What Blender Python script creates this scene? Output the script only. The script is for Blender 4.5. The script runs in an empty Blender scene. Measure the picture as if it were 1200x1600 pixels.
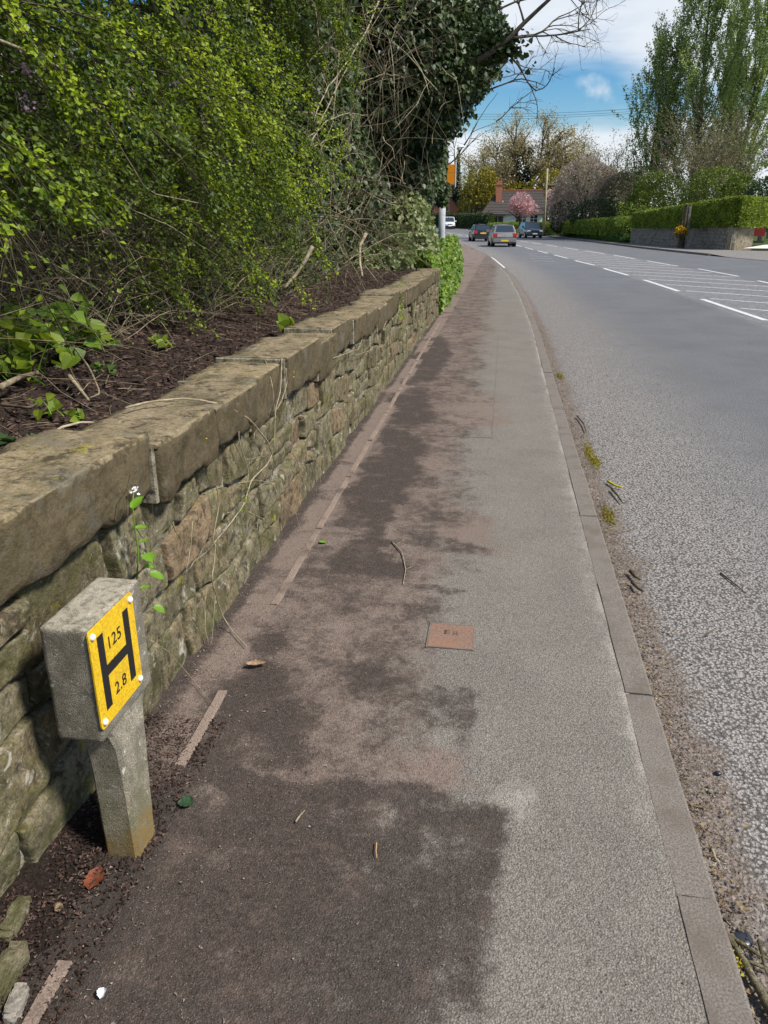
import bpy, bmesh, math, random
import numpy as np
from mathutils import Vector, Matrix

sc = bpy.context.scene
COL = sc.collection
rng = np.random.default_rng(7)
random.seed(7)
PI = math.pi

# ------------------------------------------------------------------ camera
PITCH = math.radians(20.7233); YAW = math.radians(8.4237); CH = 1.6
cam_d = bpy.data.cameras.new('camera'); cam = bpy.data.objects.new('camera', cam_d); COL.objects.link(cam)
cam_d.sensor_fit = 'VERTICAL'; cam_d.sensor_height = 24.0; cam_d.lens = 24.0 * 1200 / 1600
cam_d.clip_start = 0.05; cam_d.clip_end = 1500
cam.location = (0, 0, CH); cam.rotation_euler = (math.pi / 2 - PITCH, 0, YAW)
sc.camera = cam

# ------------------------------------------------------------------ light
SUN_EL = math.radians(51); SUN_AZ = math.radians(106)      # azimuth clockwise from +Y
sd = Vector((math.sin(SUN_AZ) * math.cos(SUN_EL), math.cos(SUN_AZ) * math.cos(SUN_EL), math.sin(SUN_EL)))
sun_d = bpy.data.lights.new('sun', 'SUN'); sun = bpy.data.objects.new('sun', sun_d); COL.objects.link(sun)
sun_d.energy = 3.7; sun_d.angle = math.radians(9); sun_d.color = (1.0, 0.95, 0.88)
sun.rotation_euler = sd.to_track_quat('Z', 'Y').to_euler()
sc.view_settings.view_transform = 'Standard'; sc.view_settings.look = 'None'
sc.view_settings.exposure = 0.8; sc.view_settings.gamma = 1.0
sc.render.engine = 'CYCLES'
sc.cycles.max_bounces = 6; sc.cycles.diffuse_bounces = 3; sc.cycles.transmission_bounces = 4; sc.cycles.transparent_max_bounces = 6

world = bpy.data.worlds.new('World'); sc.world = world; world.use_nodes = True
wn = world.node_tree; wn.nodes.clear()
def N(t, typ, **kw):
    n = t.nodes.new(typ)
    for k, v in kw.items():
        if k.startswith('i_'):
            n.inputs[k[2:].replace('_', ' ')].default_value = v
        else: setattr(n, k, v)
    return n
SX, SZ = 4.7, 2.36
def world_nodes():
    t = wn; L = t.links.new
    out = N(t, 'ShaderNodeOutputWorld'); bg = N(t, 'ShaderNodeBackground'); L(bg.outputs[0], out.inputs[0])
    sky = N(t, 'ShaderNodeTexSky'); sky.sky_type = 'NISHITA'; sky.sun_disc = False
    sky.sun_elevation = SUN_EL; sky.sun_rotation = SUN_AZ
    sky.air_density = 1.0; sky.dust_density = 0.6; sky.ozone_density = 2.0
    sat = N(t, 'ShaderNodeHueSaturation'); sat.inputs['Saturation'].default_value = 1.55; sat.inputs['Value'].default_value = .8
    L(sky.outputs[0], sat.inputs['Color'])
    tc = N(t, 'ShaderNodeTexCoord')
    # stretched flat cloud layer: long horizontal bands
    mp = N(t, 'ShaderNodeMapping'); mp.inputs['Scale'].default_value = (1.6, 1.6, 8.5); mp.inputs['Rotation'].default_value = (0.0, math.radians(-7), 0.0)
    mp.inputs['Location'].default_value = (SX, 0.2, SZ)
    L(tc.outputs['Generated'], mp.inputs[0])
    n1 = N(t, 'ShaderNodeTexNoise'); n1.inputs['Scale'].default_value = 1.1; n1.inputs['Detail'].default_value = 5; n1.inputs['Roughness'].default_value = .5
    L(mp.outputs[0], n1.inputs[0])
    cr = N(t, 'ShaderNodeValToRGB'); cr.color_ramp.elements[0].position = .455; cr.color_ramp.elements[1].position = .60
    cr.color_ramp.interpolation = 'EASE'
    L(n1.outputs['Fac'], cr.inputs[0])
    # one small puffy cloud low over the road
    dirv = Vector((0.0965, 1.0, 0.137)).normalized()
    dot = N(t, 'ShaderNodeVectorMath', operation='DISTANCE'); dot.inputs[1].default_value = dirv
    n2 = N(t, 'ShaderNodeTexNoise'); n2.inputs['Scale'].default_value = 26; n2.inputs['Detail'].default_value = 4
    L(tc.outputs['Generated'], n2.inputs[0])
    ma = N(t, 'ShaderNodeMath', operation='MULTIPLY_ADD'); ma.inputs[1].default_value = .085; L(n2.outputs['Fac'], ma.inputs[0])
    L(tc.outputs['Generated'], dot.inputs[0]); L(dot.outputs['Value'], ma.inputs[2])
    mr = N(t, 'ShaderNodeMapRange'); mr.inputs['From Min'].default_value = .064; mr.inputs['From Max'].default_value = .036
    mr.interpolation_type = 'SMOOTHSTEP'
    L(ma.outputs[0], mr.inputs['Value'])
    mx = N(t, 'ShaderNodeMath', operation='MAXIMUM'); L(cr.outputs[0], mx.inputs[0]); L(mr.outputs[0], mx.inputs[1])
    # clouds slightly grey in places
    n3 = N(t, 'ShaderNodeTexNoise'); n3.inputs['Scale'].default_value = 5; n3.inputs['Detail'].default_value = 3
    L(mp.outputs[0], n3.inputs[0])
    cc = N(t, 'ShaderNodeMix', data_type='RGBA'); cc.inputs['A'].default_value = (5.0, 5.35, 5.8, 1); cc.inputs['B'].default_value = (6.2, 6.4, 6.7, 1)
    L(n3.outputs['Fac'], cc.inputs['Factor'])
    mul = N(t, 'ShaderNodeMath', operation='MULTIPLY'); mul.inputs[1].default_value = .93; L(mx.outputs[0], mul.inputs[0])
    m = N(t, 'ShaderNodeMix', data_type='RGBA'); L(mul.outputs[0], m.inputs['Factor']); L(sat.outputs[0], m.inputs['A']); L(cc.outputs['Result'], m.inputs['B'])
    L(m.outputs['Result'], bg.inputs[0]); bg.inputs[1].default_value = 0.09
world_nodes()

# ------------------------------------------------------------------ maths helpers
_h = np.array([-math.sin(YAW), math.cos(YAW), 0]); _r = np.array([math.cos(YAW), math.sin(YAW), 0]); _u = np.array([0, 0, 1.])
_f = _h * math.cos(PITCH) - _u * math.sin(PITCH); _c = _h * math.sin(PITCH) + _u * math.cos(PITCH)
def spot(x, y, X=None, Y=None, z=None):
    """a measured point of the photograph, taken back to its real place: on the plane X, Y or height z"""
    d = _f * 1200 + _r * (x - 600) + _c * (800 - y)
    t = X / d[0] if X is not None else (Y / d[1] if Y is not None else (z - CH) / d[2])
    return np.array([0, 0, CH]) + d * t
def sstep(a, b, x): t = np.clip((x - a) / (b - a), 0, 1); return t * t * (3 - 2 * t)
def _hash(ix, iy, iz, s):
    n = (ix.astype(np.int64) * 374761393 + iy.astype(np.int64) * 668265263 + iz.astype(np.int64) * 2147483647 + s * 974634777) & 0xffffffff
    n = ((n ^ (n >> 13)) * 1274126177) & 0xffffffff
    n = n ^ (n >> 16)
    return (n & 0xffffff) / float(0xffffff)
def vn(P, s=0):
    P = np.asarray(P, float); i = np.floor(P).astype(np.int64); f = P - i; f = f * f * (3 - 2 * f)
    r = 0
    for dx in (0, 1):
        for dy in (0, 1):
            for dz in (0, 1):
                w = (f[:, 0] if dx else 1 - f[:, 0]) * (f[:, 1] if dy else 1 - f[:, 1]) * (f[:, 2] if dz else 1 - f[:, 2])
                r = r + w * _hash(i[:, 0] + dx, i[:, 1] + dy, i[:, 2] + dz, s)
    return r * 2 - 1
def fbm(P, s=0, o=4):
    r = 0; a = 1; q = np.asarray(P, float)
    for k in range(o): r = r + a * vn(q, s + k * 17); q = q * 2.03 + 5.1; a *= .5
    return r / 1.9
def norm(v): return v / np.maximum(np.linalg.norm(v, axis=-1, keepdims=True), 1e-9)
def polydist(px, py, poly):
    """signed distance (negative inside) from points to a polygon"""
    poly = np.asarray(poly, float); n = len(poly); d = np.full(px.shape, 1e9); inside = np.zeros(px.shape, bool)
    for i in range(n):
        ax, ay = poly[i]; bx, by = poly[(i + 1) % n]
        ex, ey = bx - ax, by - ay; L2 = ex * ex + ey * ey + 1e-12
        t = np.clip(((px - ax) * ex + (py - ay) * ey) / L2, 0, 1)
        d = np.minimum(d, np.hypot(px - ax - t * ex, py - ay - t * ey))
        c = ((ay > py) != (by > py)) & (px < (bx - ax) * (py - ay) / (by - ay + 1e-12) + ax)
        inside ^= c
    return np.where(inside, -d, d)

# ------------------------------------------------------------------ object helpers
def link(o, parent=None):
    COL.objects.link(o)
    if parent is not None: o.parent = parent
    return o
def newmesh(name, V, quads=None, tris=None, mat=None, smooth=False, attrs=None, mats=None, midx=None):
    V = np.asarray(V, np.float32)
    nq = 0 if quads is None else len(quads); nt = 0 if tris is None else len(tris)
    me = bpy.data.meshes.new(name)
    me.vertices.add(len(V)); me.vertices.foreach_set('co', V.ravel())
    loops = []; 
    if nq: loops.append(np.asarray(quads, np.int32).ravel())
    if nt: loops.append(np.asarray(tris, np.int32).ravel())
    loops = np.concatenate(loops)
    me.loops.add(len(loops)); me.loops.foreach_set('vertex_index', loops)
    me.polygons.add(nq + nt)
    st = np.concatenate([np.arange(nq) * 4, nq * 4 + np.arange(nt) * 3]).astype(np.int32)
    me.polygons.foreach_set('loop_start', st)
    me.polygons.foreach_set('use_smooth', np.full(nq + nt, bool(smooth)))
    for m in (mats or ([mat] if mat else [])): me.materials.append(m)
    if midx is not None: me.polygons.foreach_set('material_index', np.asarray(midx, np.int32))
    for k, a in (attrs or {}).items():
        at = me.attributes.new(k, 'FLOAT', 'POINT'); at.data.foreach_set('value', np.asarray(a, np.float32))
    me.update(); me.validate()
    return me
def obj(name, me, parent=None, loc=None, rot=None):
    o = bpy.data.objects.new(name, me)
    if loc is not None: o.location = loc
    if rot is not None: o.rotation_euler = rot
    return link(o, parent)
def tag(o, label=None, cat=None, group=None, kind=None):
    if label: o['label'] = label
    if cat: o['category'] = cat
    if group: o['group'] = group
    if kind: o['kind'] = kind
    return o
def empty(name, loc=(0, 0, 0), rz=0):
    o = bpy.data.objects.new(name, None); o.location = loc; o.rotation_euler = (0, 0, rz); o.empty_display_size = .1
    return link(o)
def sheet(fn, us, vs):
    """grid mesh arrays from fn(U,V)->(x,y,z)"""
    U, Vv = np.meshgrid(us, vs); P = np.stack(fn(U.ravel(), Vv.ravel()), 1)
    n, m = len(us), len(vs); i = np.arange(n * m).reshape(m, n)
    q = np.stack([i[:-1, :-1], i[:-1, 1:], i[1:, 1:], i[1:, :-1]], -1).reshape(-1, 4)
    return P, q, U.ravel(), Vv.ravel()
class MB:
    """collects shapes into one mesh"""
    def __init__(s): s.V = []; s.Q = []; s.T = []; s.n = 0
    def add(s, V, Q=None, T=None):
        V = np.asarray(V, float)
        if Q is not None and len(Q): s.Q.append(np.asarray(Q) + s.n)
        if T is not None and len(T): s.T.append(np.asarray(T) + s.n)
        s.V.append(V); s.n += len(V); return s
    def box(s, x0, x1, y0, y1, z0, z1):
        V = [(x, y, z) for z in (z0, z1) for y in (y0, y1) for x in (x0, x1)]
        return s.add(V, [(0, 2, 3, 1), (4, 5, 7, 6), (0, 1, 5, 4), (2, 6, 7, 3), (0, 4, 6, 2), (1, 3, 7, 5)])
    def tube(s, pts, rad, k=5, cap=True):
        pts = np.asarray(pts, float); m = len(pts); rad = np.broadcast_to(np.asarray(rad, float), (m,))
        tg = norm(np.gradient(pts, axis=0)); a = np.array([0.3, 0.5, 1.0]); 
        e1 = norm(np.cross(tg, a)); e2 = np.cross(tg, e1)
        th = np.arange(k) * 2 * PI / k
        V = pts[:, None, :] + rad[:, None, None] * (np.cos(th)[None, :, None] * e1[:, None, :] + np.sin(th)[None, :, None] * e2[:, None, :])
        i = np.arange(m * k).reshape(m, k); j = np.roll(i, -1, axis=1)
        Q = np.stack([i[:-1], j[:-1], j[1:], i[1:]], -1).reshape(-1, 4)
        V = V.reshape(-1, 3)
        if cap:
            V = np.vstack([V, pts[0], pts[-1]]); c0, c1 = m * k, m * k + 1
            T = [(c0, (b + 1) % k, b) for b in range(k)] + [(c1, (m - 1) * k + b, (m - 1) * k + (b + 1) % k) for b in range(k)]
            return s.add(V, Q, T)
        return s.add(V, Q)
    def mesh(s, name, mat, smooth=False, **kw):
        return newmesh(name, np.vstack(s.V), np.vstack(s.Q) if s.Q else None, np.vstack(s.T) if s.T else None, mat, smooth, **kw)
    def build(s, name, mat, parent=None, smooth=False, **kw):
        return obj(name, s.mesh(name, mat, smooth, **kw), parent)
def bevel_mesh(me, w, seg=2):
    bm = bmesh.new(); bm.from_mesh(me); bmesh.ops.bevel(bm, geom=bm.edges[:] , offset=w, segments=seg, affect='EDGES', profile=.6)
    bm.to_mesh(me); bm.free(); me.update(); return me

# ------------------------------------------------------------------ materials
def mat_new(name):
    m = bpy.data.materials.new(name); m.use_nodes = True; t = m.node_tree; t.nodes.clear()
    o = N(t, 'ShaderNodeOutputMaterial'); b = N(t, 'ShaderNodeBsdfPrincipled'); t.links.new(b.outputs[0], o.inputs[0])
    return m, t, b, o
def C4(c): return (c[0], c[1], c[2], 1)
def mixc(t, f, a, b, blend='MIX'):
    n = N(t, 'ShaderNodeMix', data_type='RGBA', blend_type=blend)
    for k, v in (('Factor', f), ('A', a), ('B', b)):
        if isinstance(v, bpy.types.NodeSocket): t.links.new(v, n.inputs[k])
        else: n.inputs[k].default_value = v if k == 'Factor' else C4(v)
    return n.outputs['Result']
def noise(t, vec, scale, detail=4, rough=.55, dist=0):
    n = N(t, 'ShaderNodeTexNoise'); n.inputs['Scale'].default_value = scale; n.inputs['Detail'].default_value = detail
    n.inputs['Roughness'].default_value = rough; n.inputs['Distortion'].default_value = dist
    if vec is not None: t.links.new(vec, n.inputs['Vector'])
    return n.outputs['Fac']
def ramp(t, f, a, b, lo=0, hi=1):
    n = N(t, 'ShaderNodeMapRange'); n.inputs['From Min'].default_value = a; n.inputs['From Max'].default_value = b
    n.inputs['To Min'].default_value = lo; n.inputs['To Max'].default_value = hi
    n.interpolation_type = 'SMOOTHSTEP'
    t.links.new(f, n.inputs['Value']); return n.outputs[0]
def math_(t, op, a, b=None, c=None):
    n = N(t, 'ShaderNodeMath', operation=op)
    for i, v in enumerate((a, b, c)):
        if v is None: continue
        if isinstance(v, bpy.types.NodeSocket): t.links.new(v, n.inputs[i])
        else: n.inputs[i].default_value = v
    return n.outputs[0]
def attr(t, name): n = N(t, 'ShaderNodeAttribute', attribute_name=name); return n.outputs['Fac']
def posn(t): return N(t, 'ShaderNodeNewGeometry').outputs['Position']
def voro(t, vec, scale, feature='F1', out='Distance'):
    n = N(t, 'ShaderNodeTexVoronoi'); n.feature = feature; n.inputs['Scale'].default_value = scale; t.links.new(vec, n.inputs['Vector']); return n.outputs[out]
def bump(t, b, h, strength=.5, dist=.01, prev=None):
    n = N(t, 'ShaderNodeBump'); n.inputs['Strength'].default_value = strength; n.inputs['Distance'].default_value = dist
    t.links.new(h, n.inputs['Height'])
    if prev is not None: t.links.new(prev, n.inputs['Normal'])
    if b is not None: t.links.new(n.outputs[0], b.inputs['Normal'])
    return n.outputs[0]
def rough(b, r, spec=.3):
    b.inputs['Roughness'].default_value = r; b.inputs['Specular IOR Level'].default_value = spec

def m_plain(name, c, r=.6, spec=.4, metal=0, var=.12, scale=12, bmp=0):
    m, t, b, o = mat_new(name); p = posn(t)
    f = noise(t, p, scale, 5)
    t.links.new(mixc(t, f, tuple(x * (1 - var) for x in c), tuple(x * (1 + var) for x in c)), b.inputs['Base Color'])
    rough(b, r, spec); b.inputs['Metallic'].default_value = metal
    if bmp: bump(t, b, noise(t, p, scale * 6, 4), bmp, .004)
    return m
def m_leaf(name, cols, trans=.35, r=.5, spec=.35, clump=1.2, tw=None):
    """cols: dark, mid, light leaf colours picked per leaf and by clump"""
    m, t, b, o = mat_new(name); L = t.links.new
    g = N(t, 'ShaderNodeNewGeometry'); rnd = g.outputs['Random Per Island']
    nz = noise(t, g.outputs['Position'], clump, 3)
    f = math_(t, 'ADD', math_(t, 'MULTIPLY', rnd, .6), math_(t, 'MULTIPLY', ramp(t, nz, .3, .7), .4))
    cr = N(t, 'ShaderNodeValToRGB'); e = cr.color_ramp.elements
    e[0].color = C4(cols[0]); e[0].position = .05; e[1].color = C4(cols[-1]); e[1].position = .95
    for i, c in enumerate(cols[1:-1]):
        x = e.new((i + 1) / (len(cols) - 1)); x.color = C4(c)
    L(f, cr.inputs[0]); L(cr.outputs[0], b.inputs['Base Color']); rough(b, r, spec)
    tr = N(t, 'ShaderNodeBsdfTranslucent'); L(mixc(t, .35, cr.outputs[0], (cols[-1][0] * 1.3, cols[-1][1] * 1.3, cols[-1][2] * .6)), tr.inputs['Color'])
    ms = N(t, 'ShaderNodeMixShader'); ms.inputs[0].default_value = trans; L(b.outputs[0], ms.inputs[1]); L(tr.outputs[0], ms.inputs[2]); L(ms.outputs[0], o.inputs[0])
    return m
def m_bark(name, c1, c2, sc_=18):
    m, t, b, o = mat_new(name); p = posn(t); f = noise(t, p, sc_, 5, .6)
    t.links.new(mixc(t, ramp(t, f, .3, .7), c1, c2), b.inputs['Base Color']); rough(b, .85, .2)
    bump(t, b, f, .5, .01); return m

def m_footway():
    m, t, b, o = mat_new('worn_tarmac_footway'); p = posn(t); L = t.links.new
    fine = voro(t, p, 190); fine2 = noise(t, p, 260, 2); big = noise(t, p, 2.2, 5, .6); mid = noise(t, p, 14, 5, .65)
    base = mixc(t, ramp(t, big, .35, .65), (.145, .127, .104), (.195, .172, .142))
    base = mixc(t, math_(t, 'MULTIPLY', ramp(t, fine2, .35, .7), .75), base, (.32, .295, .26))
    base = mixc(t, math_(t, 'MULTIPLY', ramp(t, fine, .42, .75), .55), base, (.07, .065, .06))
    pale = ramp(t, math_(t, 'ADD', attr(t, 'pale'), math_(t, 'MULTIPLY', math_(t, 'SUBTRACT', mid, .5), .9)), .25, .9)
    base = mixc(t, math_(t, 'MULTIPLY', pale, .6), base, (.40, .36, .315))
    dust = ramp(t, math_(t, 'ADD', attr(t, 'dust'), math_(t, 'MULTIPLY', math_(t, 'SUBTRACT', mid, .5), 1.1)), .2, .95)
    base = mixc(t, math_(t, 'MULTIPLY', dust, .75), base, (.20, .142, .112))
    fib = noise(t, p, 60, 5, .75, .8)
    s0 = math_(t, 'ADD', attr(t, 'soil'), math_(t, 'MULTIPLY', math_(t, 'SUBTRACT', mid, .5), .9))
    s0 = math_(t, 'ADD', s0, math_(t, 'MULTIPLY', math_(t, 'SUBTRACT', fib, .5), 1.1))
    s0 = math_(t, 'ADD', s0, math_(t, 'MULTIPLY', math_(t, 'SUBTRACT', noise(t, p, 4.5, 5, .7, .6), .5), .8))
    soil = ramp(t, s0, .22, .76)
    scol = mixc(t, ramp(t, fib, .35, .7), (.012, .0085, .0068), (.054, .039, .031))
    scol = mixc(t, math_(t, 'MULTIPLY', ramp(t, noise(t, p, 420, 1), .66, .74), .8), scol, (.36, .34, .32))
    cl = ramp(t, noise(t, p, 75, 4, .75, .5), .40, .66)
    scol = mixc(t, math_(t, 'MULTIPLY', cl, .28), scol, (.15, .112, .088))
    scol = mixc(t, math_(t, 'MULTIPLY', ramp(t, noise(t, p, 5.5, 6, .72, .4), .52, .70), .55), scol, (.125, .088, .070))
    scol = mixc(t, math_(t, 'MULTIPLY', ramp(t, math_(t, 'ADD', attr(t, 'soil'), math_(t, 'MULTIPLY', math_(t, 'SUBTRACT', fib, .5), .5)), .88, 1.15), .8), scol, (.024, .019, .016))
    col = mixc(t, math_(t, 'MULTIPLY', soil, .93), base, scol)
    col = mixc(t, math_(t, 'MULTIPLY', ramp(t, noise(t, p, 33, 5, .8), .50, .72), .28), col, (.09, .078, .068))
    # seam of an old trench repair
    sx = N(t, 'ShaderNodeSeparateXYZ'); L(p, sx.inputs[0])
    wob = math_(t, 'MULTIPLY', math_(t, 'SUBTRACT', noise(t, p, 6, 3), .5), .05)
    d1 = math_(t, 'ABSOLUTE', math_(t, 'SUBTRACT', math_(t, 'ADD', sx.outputs[0], wob), -.02))
    inY = math_(t, 'MULTIPLY', math_(t, 'GREATER_THAN', sx.outputs[1], 5.9), math_(t, 'LESS_THAN', sx.outputs[1], 12.0))
    seam = math_(t, 'MULTIPLY', math_(t, 'MULTIPLY', math_(t, 'LESS_THAN', d1, .006), inY), .25)
    d2 = math_(t, 'ABSOLUTE', math_(t, 'SUBTRACT', math_(t, 'ADD', sx.outputs[1], wob), 5.95))
    inX = math_(t, 'MULTIPLY', math_(t, 'GREATER_THAN', sx.outputs[0], -.62), math_(t, 'LESS_THAN', sx.outputs[0], -.02))
    seam = math_(t, 'MAXIMUM', seam, math_(t, 'MULTIPLY', math_(t, 'MULTIPLY', math_(t, 'LESS_THAN', d2, .018), inX), .5))
    gr = noise(t, p, 125, 3, .75)
    col = mixc(t, ramp(t, gr, .56, .38, 0, .42), col, (.032, .027, .023)); col = mixc(t, ramp(t, gr, .62, .76, 0, .26), col, (.44, .40, .36))
    col = mixc(t, seam, col, (.05, .042, .038))
    L(col, b.inputs['Base Color']); rough(b, .88, .25)
    n1 = bump(t, None, fine, .7, .004); n2 = bump(t, None, fine2, .5, .003, n1)
    n3 = bump(t, None, fib, .4, .004, n2); bump(t, b, mid, .25, .012, n3)
    return m
def m_road():
    m, t, b, o = mat_new('chipped_asphalt_road'); p = posn(t); L = t.links.new
    e = attr(t, 'edge')                                  # metres from the left kerb
    big = noise(t, p, .8, 4, .6); ed = math_(t, 'ADD', e, math_(t, 'MULTIPLY', math_(t, 'SUBTRACT', noise(t, p, 2.4, 5, .6), .5), .9))
    v = voro(t, p, 78); vf = voro(t, p, 210); n = noise(t, p, 210, 2)
    smooth_ = mixc(t, ramp(t, big, .3, .7), (.10, .102, .106), (.13, .132, .137))
    smooth_ = mixc(t, math_(t, 'MULTIPLY', ramp(t, n, .4, .7), .55), smooth_, (.24, .24, .25))
    smooth_ = mixc(t, math_(t, 'MULTIPLY', ramp(t, vf, .45, .8), .5), smooth_, (.03, .03, .032))
    chipc = mixc(t, ramp(t, noise(t, p, 95, 3, .6), .38, .62), (.19, .175, .158), (.33, .305, .28))
    chip = mixc(t, ramp(t, v, .42, .68), chipc, (.082, .075, .07))
    k = ramp(t, ed, 2.0, .45)
    # wheel-polished strips and the hatched middle, where the dressing is paler
    mid = math_(t, 'MULTIPLY', math_(t, 'MULTIPLY', ramp(t, e, 3.7, 4.0), ramp(t, e, 7.3, 6.9)), .45)
    col = mixc(t, k, smooth_, chip); col = mixc(t, math_(t, 'MULTIPLY', mid, ramp(t, noise(t, p, 9, 4), .35, .6)), col, (.27, .26, .25))
    dirt = ramp(t, math_(t, 'ADD', e, math_(t, 'MULTIPLY', math_(t, 'SUBTRACT', noise(t, p, 5, 5, .65), .5), .30)), .21, .10)
    dcol = mixc(t, ramp(t, noise(t, p, 70, 6, .8), .36, .66), (.055, .043, .034), (.25, .20, .165))
    col = mixc(t, math_(t, 'MULTIPLY', dirt, .88), col, dcol)
    L(col, b.inputs['Base Color']); rough(b, .82, .3)
    n1 = bump(t, None, v, .8, .009); n2 = bump(t, None, vf, .5, .004, n1); bump(t, b, n, .4, .003, n2)
    return m
def m_conc(name, c, dark=.6, sc_=1.0, stain=(.16, .14, .12), st=.5, pits=True):
    m, t, b, o = mat_new(name); p = posn(t); L = t.links.new
    g = noise(t, p, 180 * sc_, 3, .6); big = noise(t, p, 5 * sc_, 5, .6); oi = N(t, 'ShaderNodeObjectInfo').outputs['Random']
    col = mixc(t, ramp(t, g, .3, .7), tuple(x * dark for x in c), tuple(min(1, x * 1.25) for x in c))
    col = mixc(t, math_(t, 'MULTIPLY', ramp(t, big, .45, .7), st), col, stain)
    col = mixc(t, math_(t, 'MULTIPLY', oi, .10), col, tuple(x * .6 for x in c))
    L(col, b.inputs['Base Color']); rough(b, .9, .2)
    n1 = bump(t, None, g, .6, .003); bump(t, b, big, .4, .01, n1)
    return m
def m_stone(name, cols, moss=.4, lich=.3, sc_=1.0, white=.25, face_dark=0):
    """weathered sandstone: bedding, moss green, grey-white lime smears and lichen"""
    m, t, b, o = mat_new(name); L = t.links.new
    p = posn(t); oi = N(t, 'ShaderNodeObjectInfo').outputs['Random']
    mp = N(t, 'ShaderNodeVectorMath', operation='SCALE'); 
    cb = N(t, 'ShaderNodeCombineXYZ'); L(math_(t, 'MULTIPLY', oi, 50), cb.inputs[0]); L(math_(t, 'MULTIPLY', oi, 23), cb.inputs[2])
    ad = N(t, 'ShaderNodeVectorMath', operation='ADD'); L(p, ad.inputs[0]); L(cb.outputs[0], ad.inputs[1]); q = ad.outputs[0]
    cr = N(t, 'ShaderNodeValToRGB'); cr.color_ramp.interpolation = 'LINEAR'; e = cr.color_ramp.elements
    e[0].color = C4(cols[0]); e[1].color = C4(cols[-1]); e[0].position = .0; e[1].position = 1
    for i, c in enumerate(cols[1:-1]): x = e.new((i + 1) / (len(cols) - 1)); x.color = C4(c)
    big = noise(t, q, 4 * sc_, 6, .65, .2); med = noise(t, q, 15 * sc_, 8, .72, .15); fine = noise(t, q, 130 * sc_, 5, .8)
    L(math_(t, 'ADD', math_(t, 'MULTIPLY', oi, .55), math_(t, 'MULTIPLY', ramp(t, big, .25, .75), .5)), cr.inputs[0])
    col = mixc(t, ramp(t, fine, .3, .75), cr.outputs[0], (.42, .36, .25), 'MIX')
    col = mixc(t, .42, col, cr.outputs[0]); col = mixc(t, math_(t, 'MULTIPLY', ramp(t, noise(t, q, 48 * sc_, 6, .75), .52, .36), .6), col, (.05, .04, .026))
    col = mixc(t, math_(t, 'MULTIPLY', ramp(t, med, .52, .36), .85), col, (.035, .028, .018)); col = mixc(t, math_(t, 'MULTIPLY', ramp(t, noise(t, q, 3.2 * sc_, 5, .6), .50, .68), .55), col, (.055, .045, .028))         # dark grime
    col = mixc(t, math_(t, 'MULTIPLY', ramp(t, noise(t, q, 6 * sc_, 6, .7, .5), .46, .62), moss), col, (.068, .068, .024))
    col = mixc(t, math_(t, 'MULTIPLY', ramp(t, noise(t, q, 11 * sc_, 6, .75, 1.2), .57, .68), white), col, (.45, .42, .36))
    col = mixc(t, math_(t, 'MULTIPLY', ramp(t, noise(t, p, 8.5 * sc_, 5, .75), .61, .67), lich), col, (.34, .29, .025))
    if face_dark:
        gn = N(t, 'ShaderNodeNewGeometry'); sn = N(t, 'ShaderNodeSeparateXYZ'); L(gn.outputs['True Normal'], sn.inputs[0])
        wv = math_(t, 'MULTIPLY', ramp(t, math_(t, 'ADD', sn.outputs[2], math_(t, 'MULTIPLY', math_(t, 'SUBTRACT', med, .5), .8)), .75, .25), face_dark); col = mixc(t, wv, col, (.065, .050, .026))  # darker brown the steeper the face, by true normal
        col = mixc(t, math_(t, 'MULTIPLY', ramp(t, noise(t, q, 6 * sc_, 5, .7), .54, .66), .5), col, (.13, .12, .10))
    L(col, b.inputs['Base Color']); rough(b, .92, .15)
    n1 = bump(t, None, fine, .55, .004); n2 = bump(t, None, med, .9, .014, n1); bump(t, b, big, .7, .03, n2)
    return m
def m_soil(name, a, c, sc_=1):
    m, t, b, o = mat_new(name); p = posn(t); f = noise(t, p, 35 * sc_, 6, .75, 1); g = noise(t, p, 5 * sc_, 4)
    col = mixc(t, ramp(t, f, .35, .7), a, c); col = mixc(t, math_(t, 'MULTIPLY', ramp(t, g, .4, .7), .4), col, c)
    t.links.new(col, b.inputs['Base Color']); rough(b, .95, .1); n1 = bump(t, None, f, 1, .02); bump(t, b, noise(t, p, 140 * sc_, 3), .6, .005, n1); return m

M = {}
M['footway'] = m_footway(); M['road'] = m_road()
M['kerb'] = m_conc('kerb_concrete', (.170, .149, .127), .62, 1.0, (.115, .093, .075), .75)
M['edging'] = m_conc('edging_concrete', (.24, .182, .145), .55, 1, (.095, .07, .055), .95)
M['stone'] = m_stone('rubble_sandstone', [(.055, .045, .022), (.10, .088, .043), (.13, .092, .043), (.085, .082, .034), (.15, .13, .08), (.065, .052, .028)], .7, .4, 1.0, .75)
M['brown_stone'] = m_stone('brown_sandstone', [(.11, .065, .032), (.17, .10, .048), (.14, .085, .045)], .3, .1, 1.0, .2)
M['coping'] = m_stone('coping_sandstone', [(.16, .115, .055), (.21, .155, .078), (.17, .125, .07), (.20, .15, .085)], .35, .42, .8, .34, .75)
M['mortar'] = m_stone('lime_mortar', [(.20, .18, .13), (.30, .275, .215), (.24, .22, .16)], .5, .1, 1.6, .6)
M['farstone'] = m_stone('far_grey_stone', [(.16, .15, .14), (.24, .22, .205), (.20, .19, .18)], .15, .05, .6, .25)
M['endstone'] = m_stone('brown_rendered_wall', [(.20, .165, .12), (.25, .21, .155)], .25, .05, .6, .1)
M['soil'] = m_soil('dark_mulch', (.018, .013, .011), (.07, .05, .041))
M['grass'] = m_soil('grass_ground', (.03, .055, .012), (.07, .10, .03), .3)
M['verge'] = m_soil('far_footway_tarmac', (.14, .13, .12), (.24, .225, .205), .5)
M['white_paint'] = None
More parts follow.
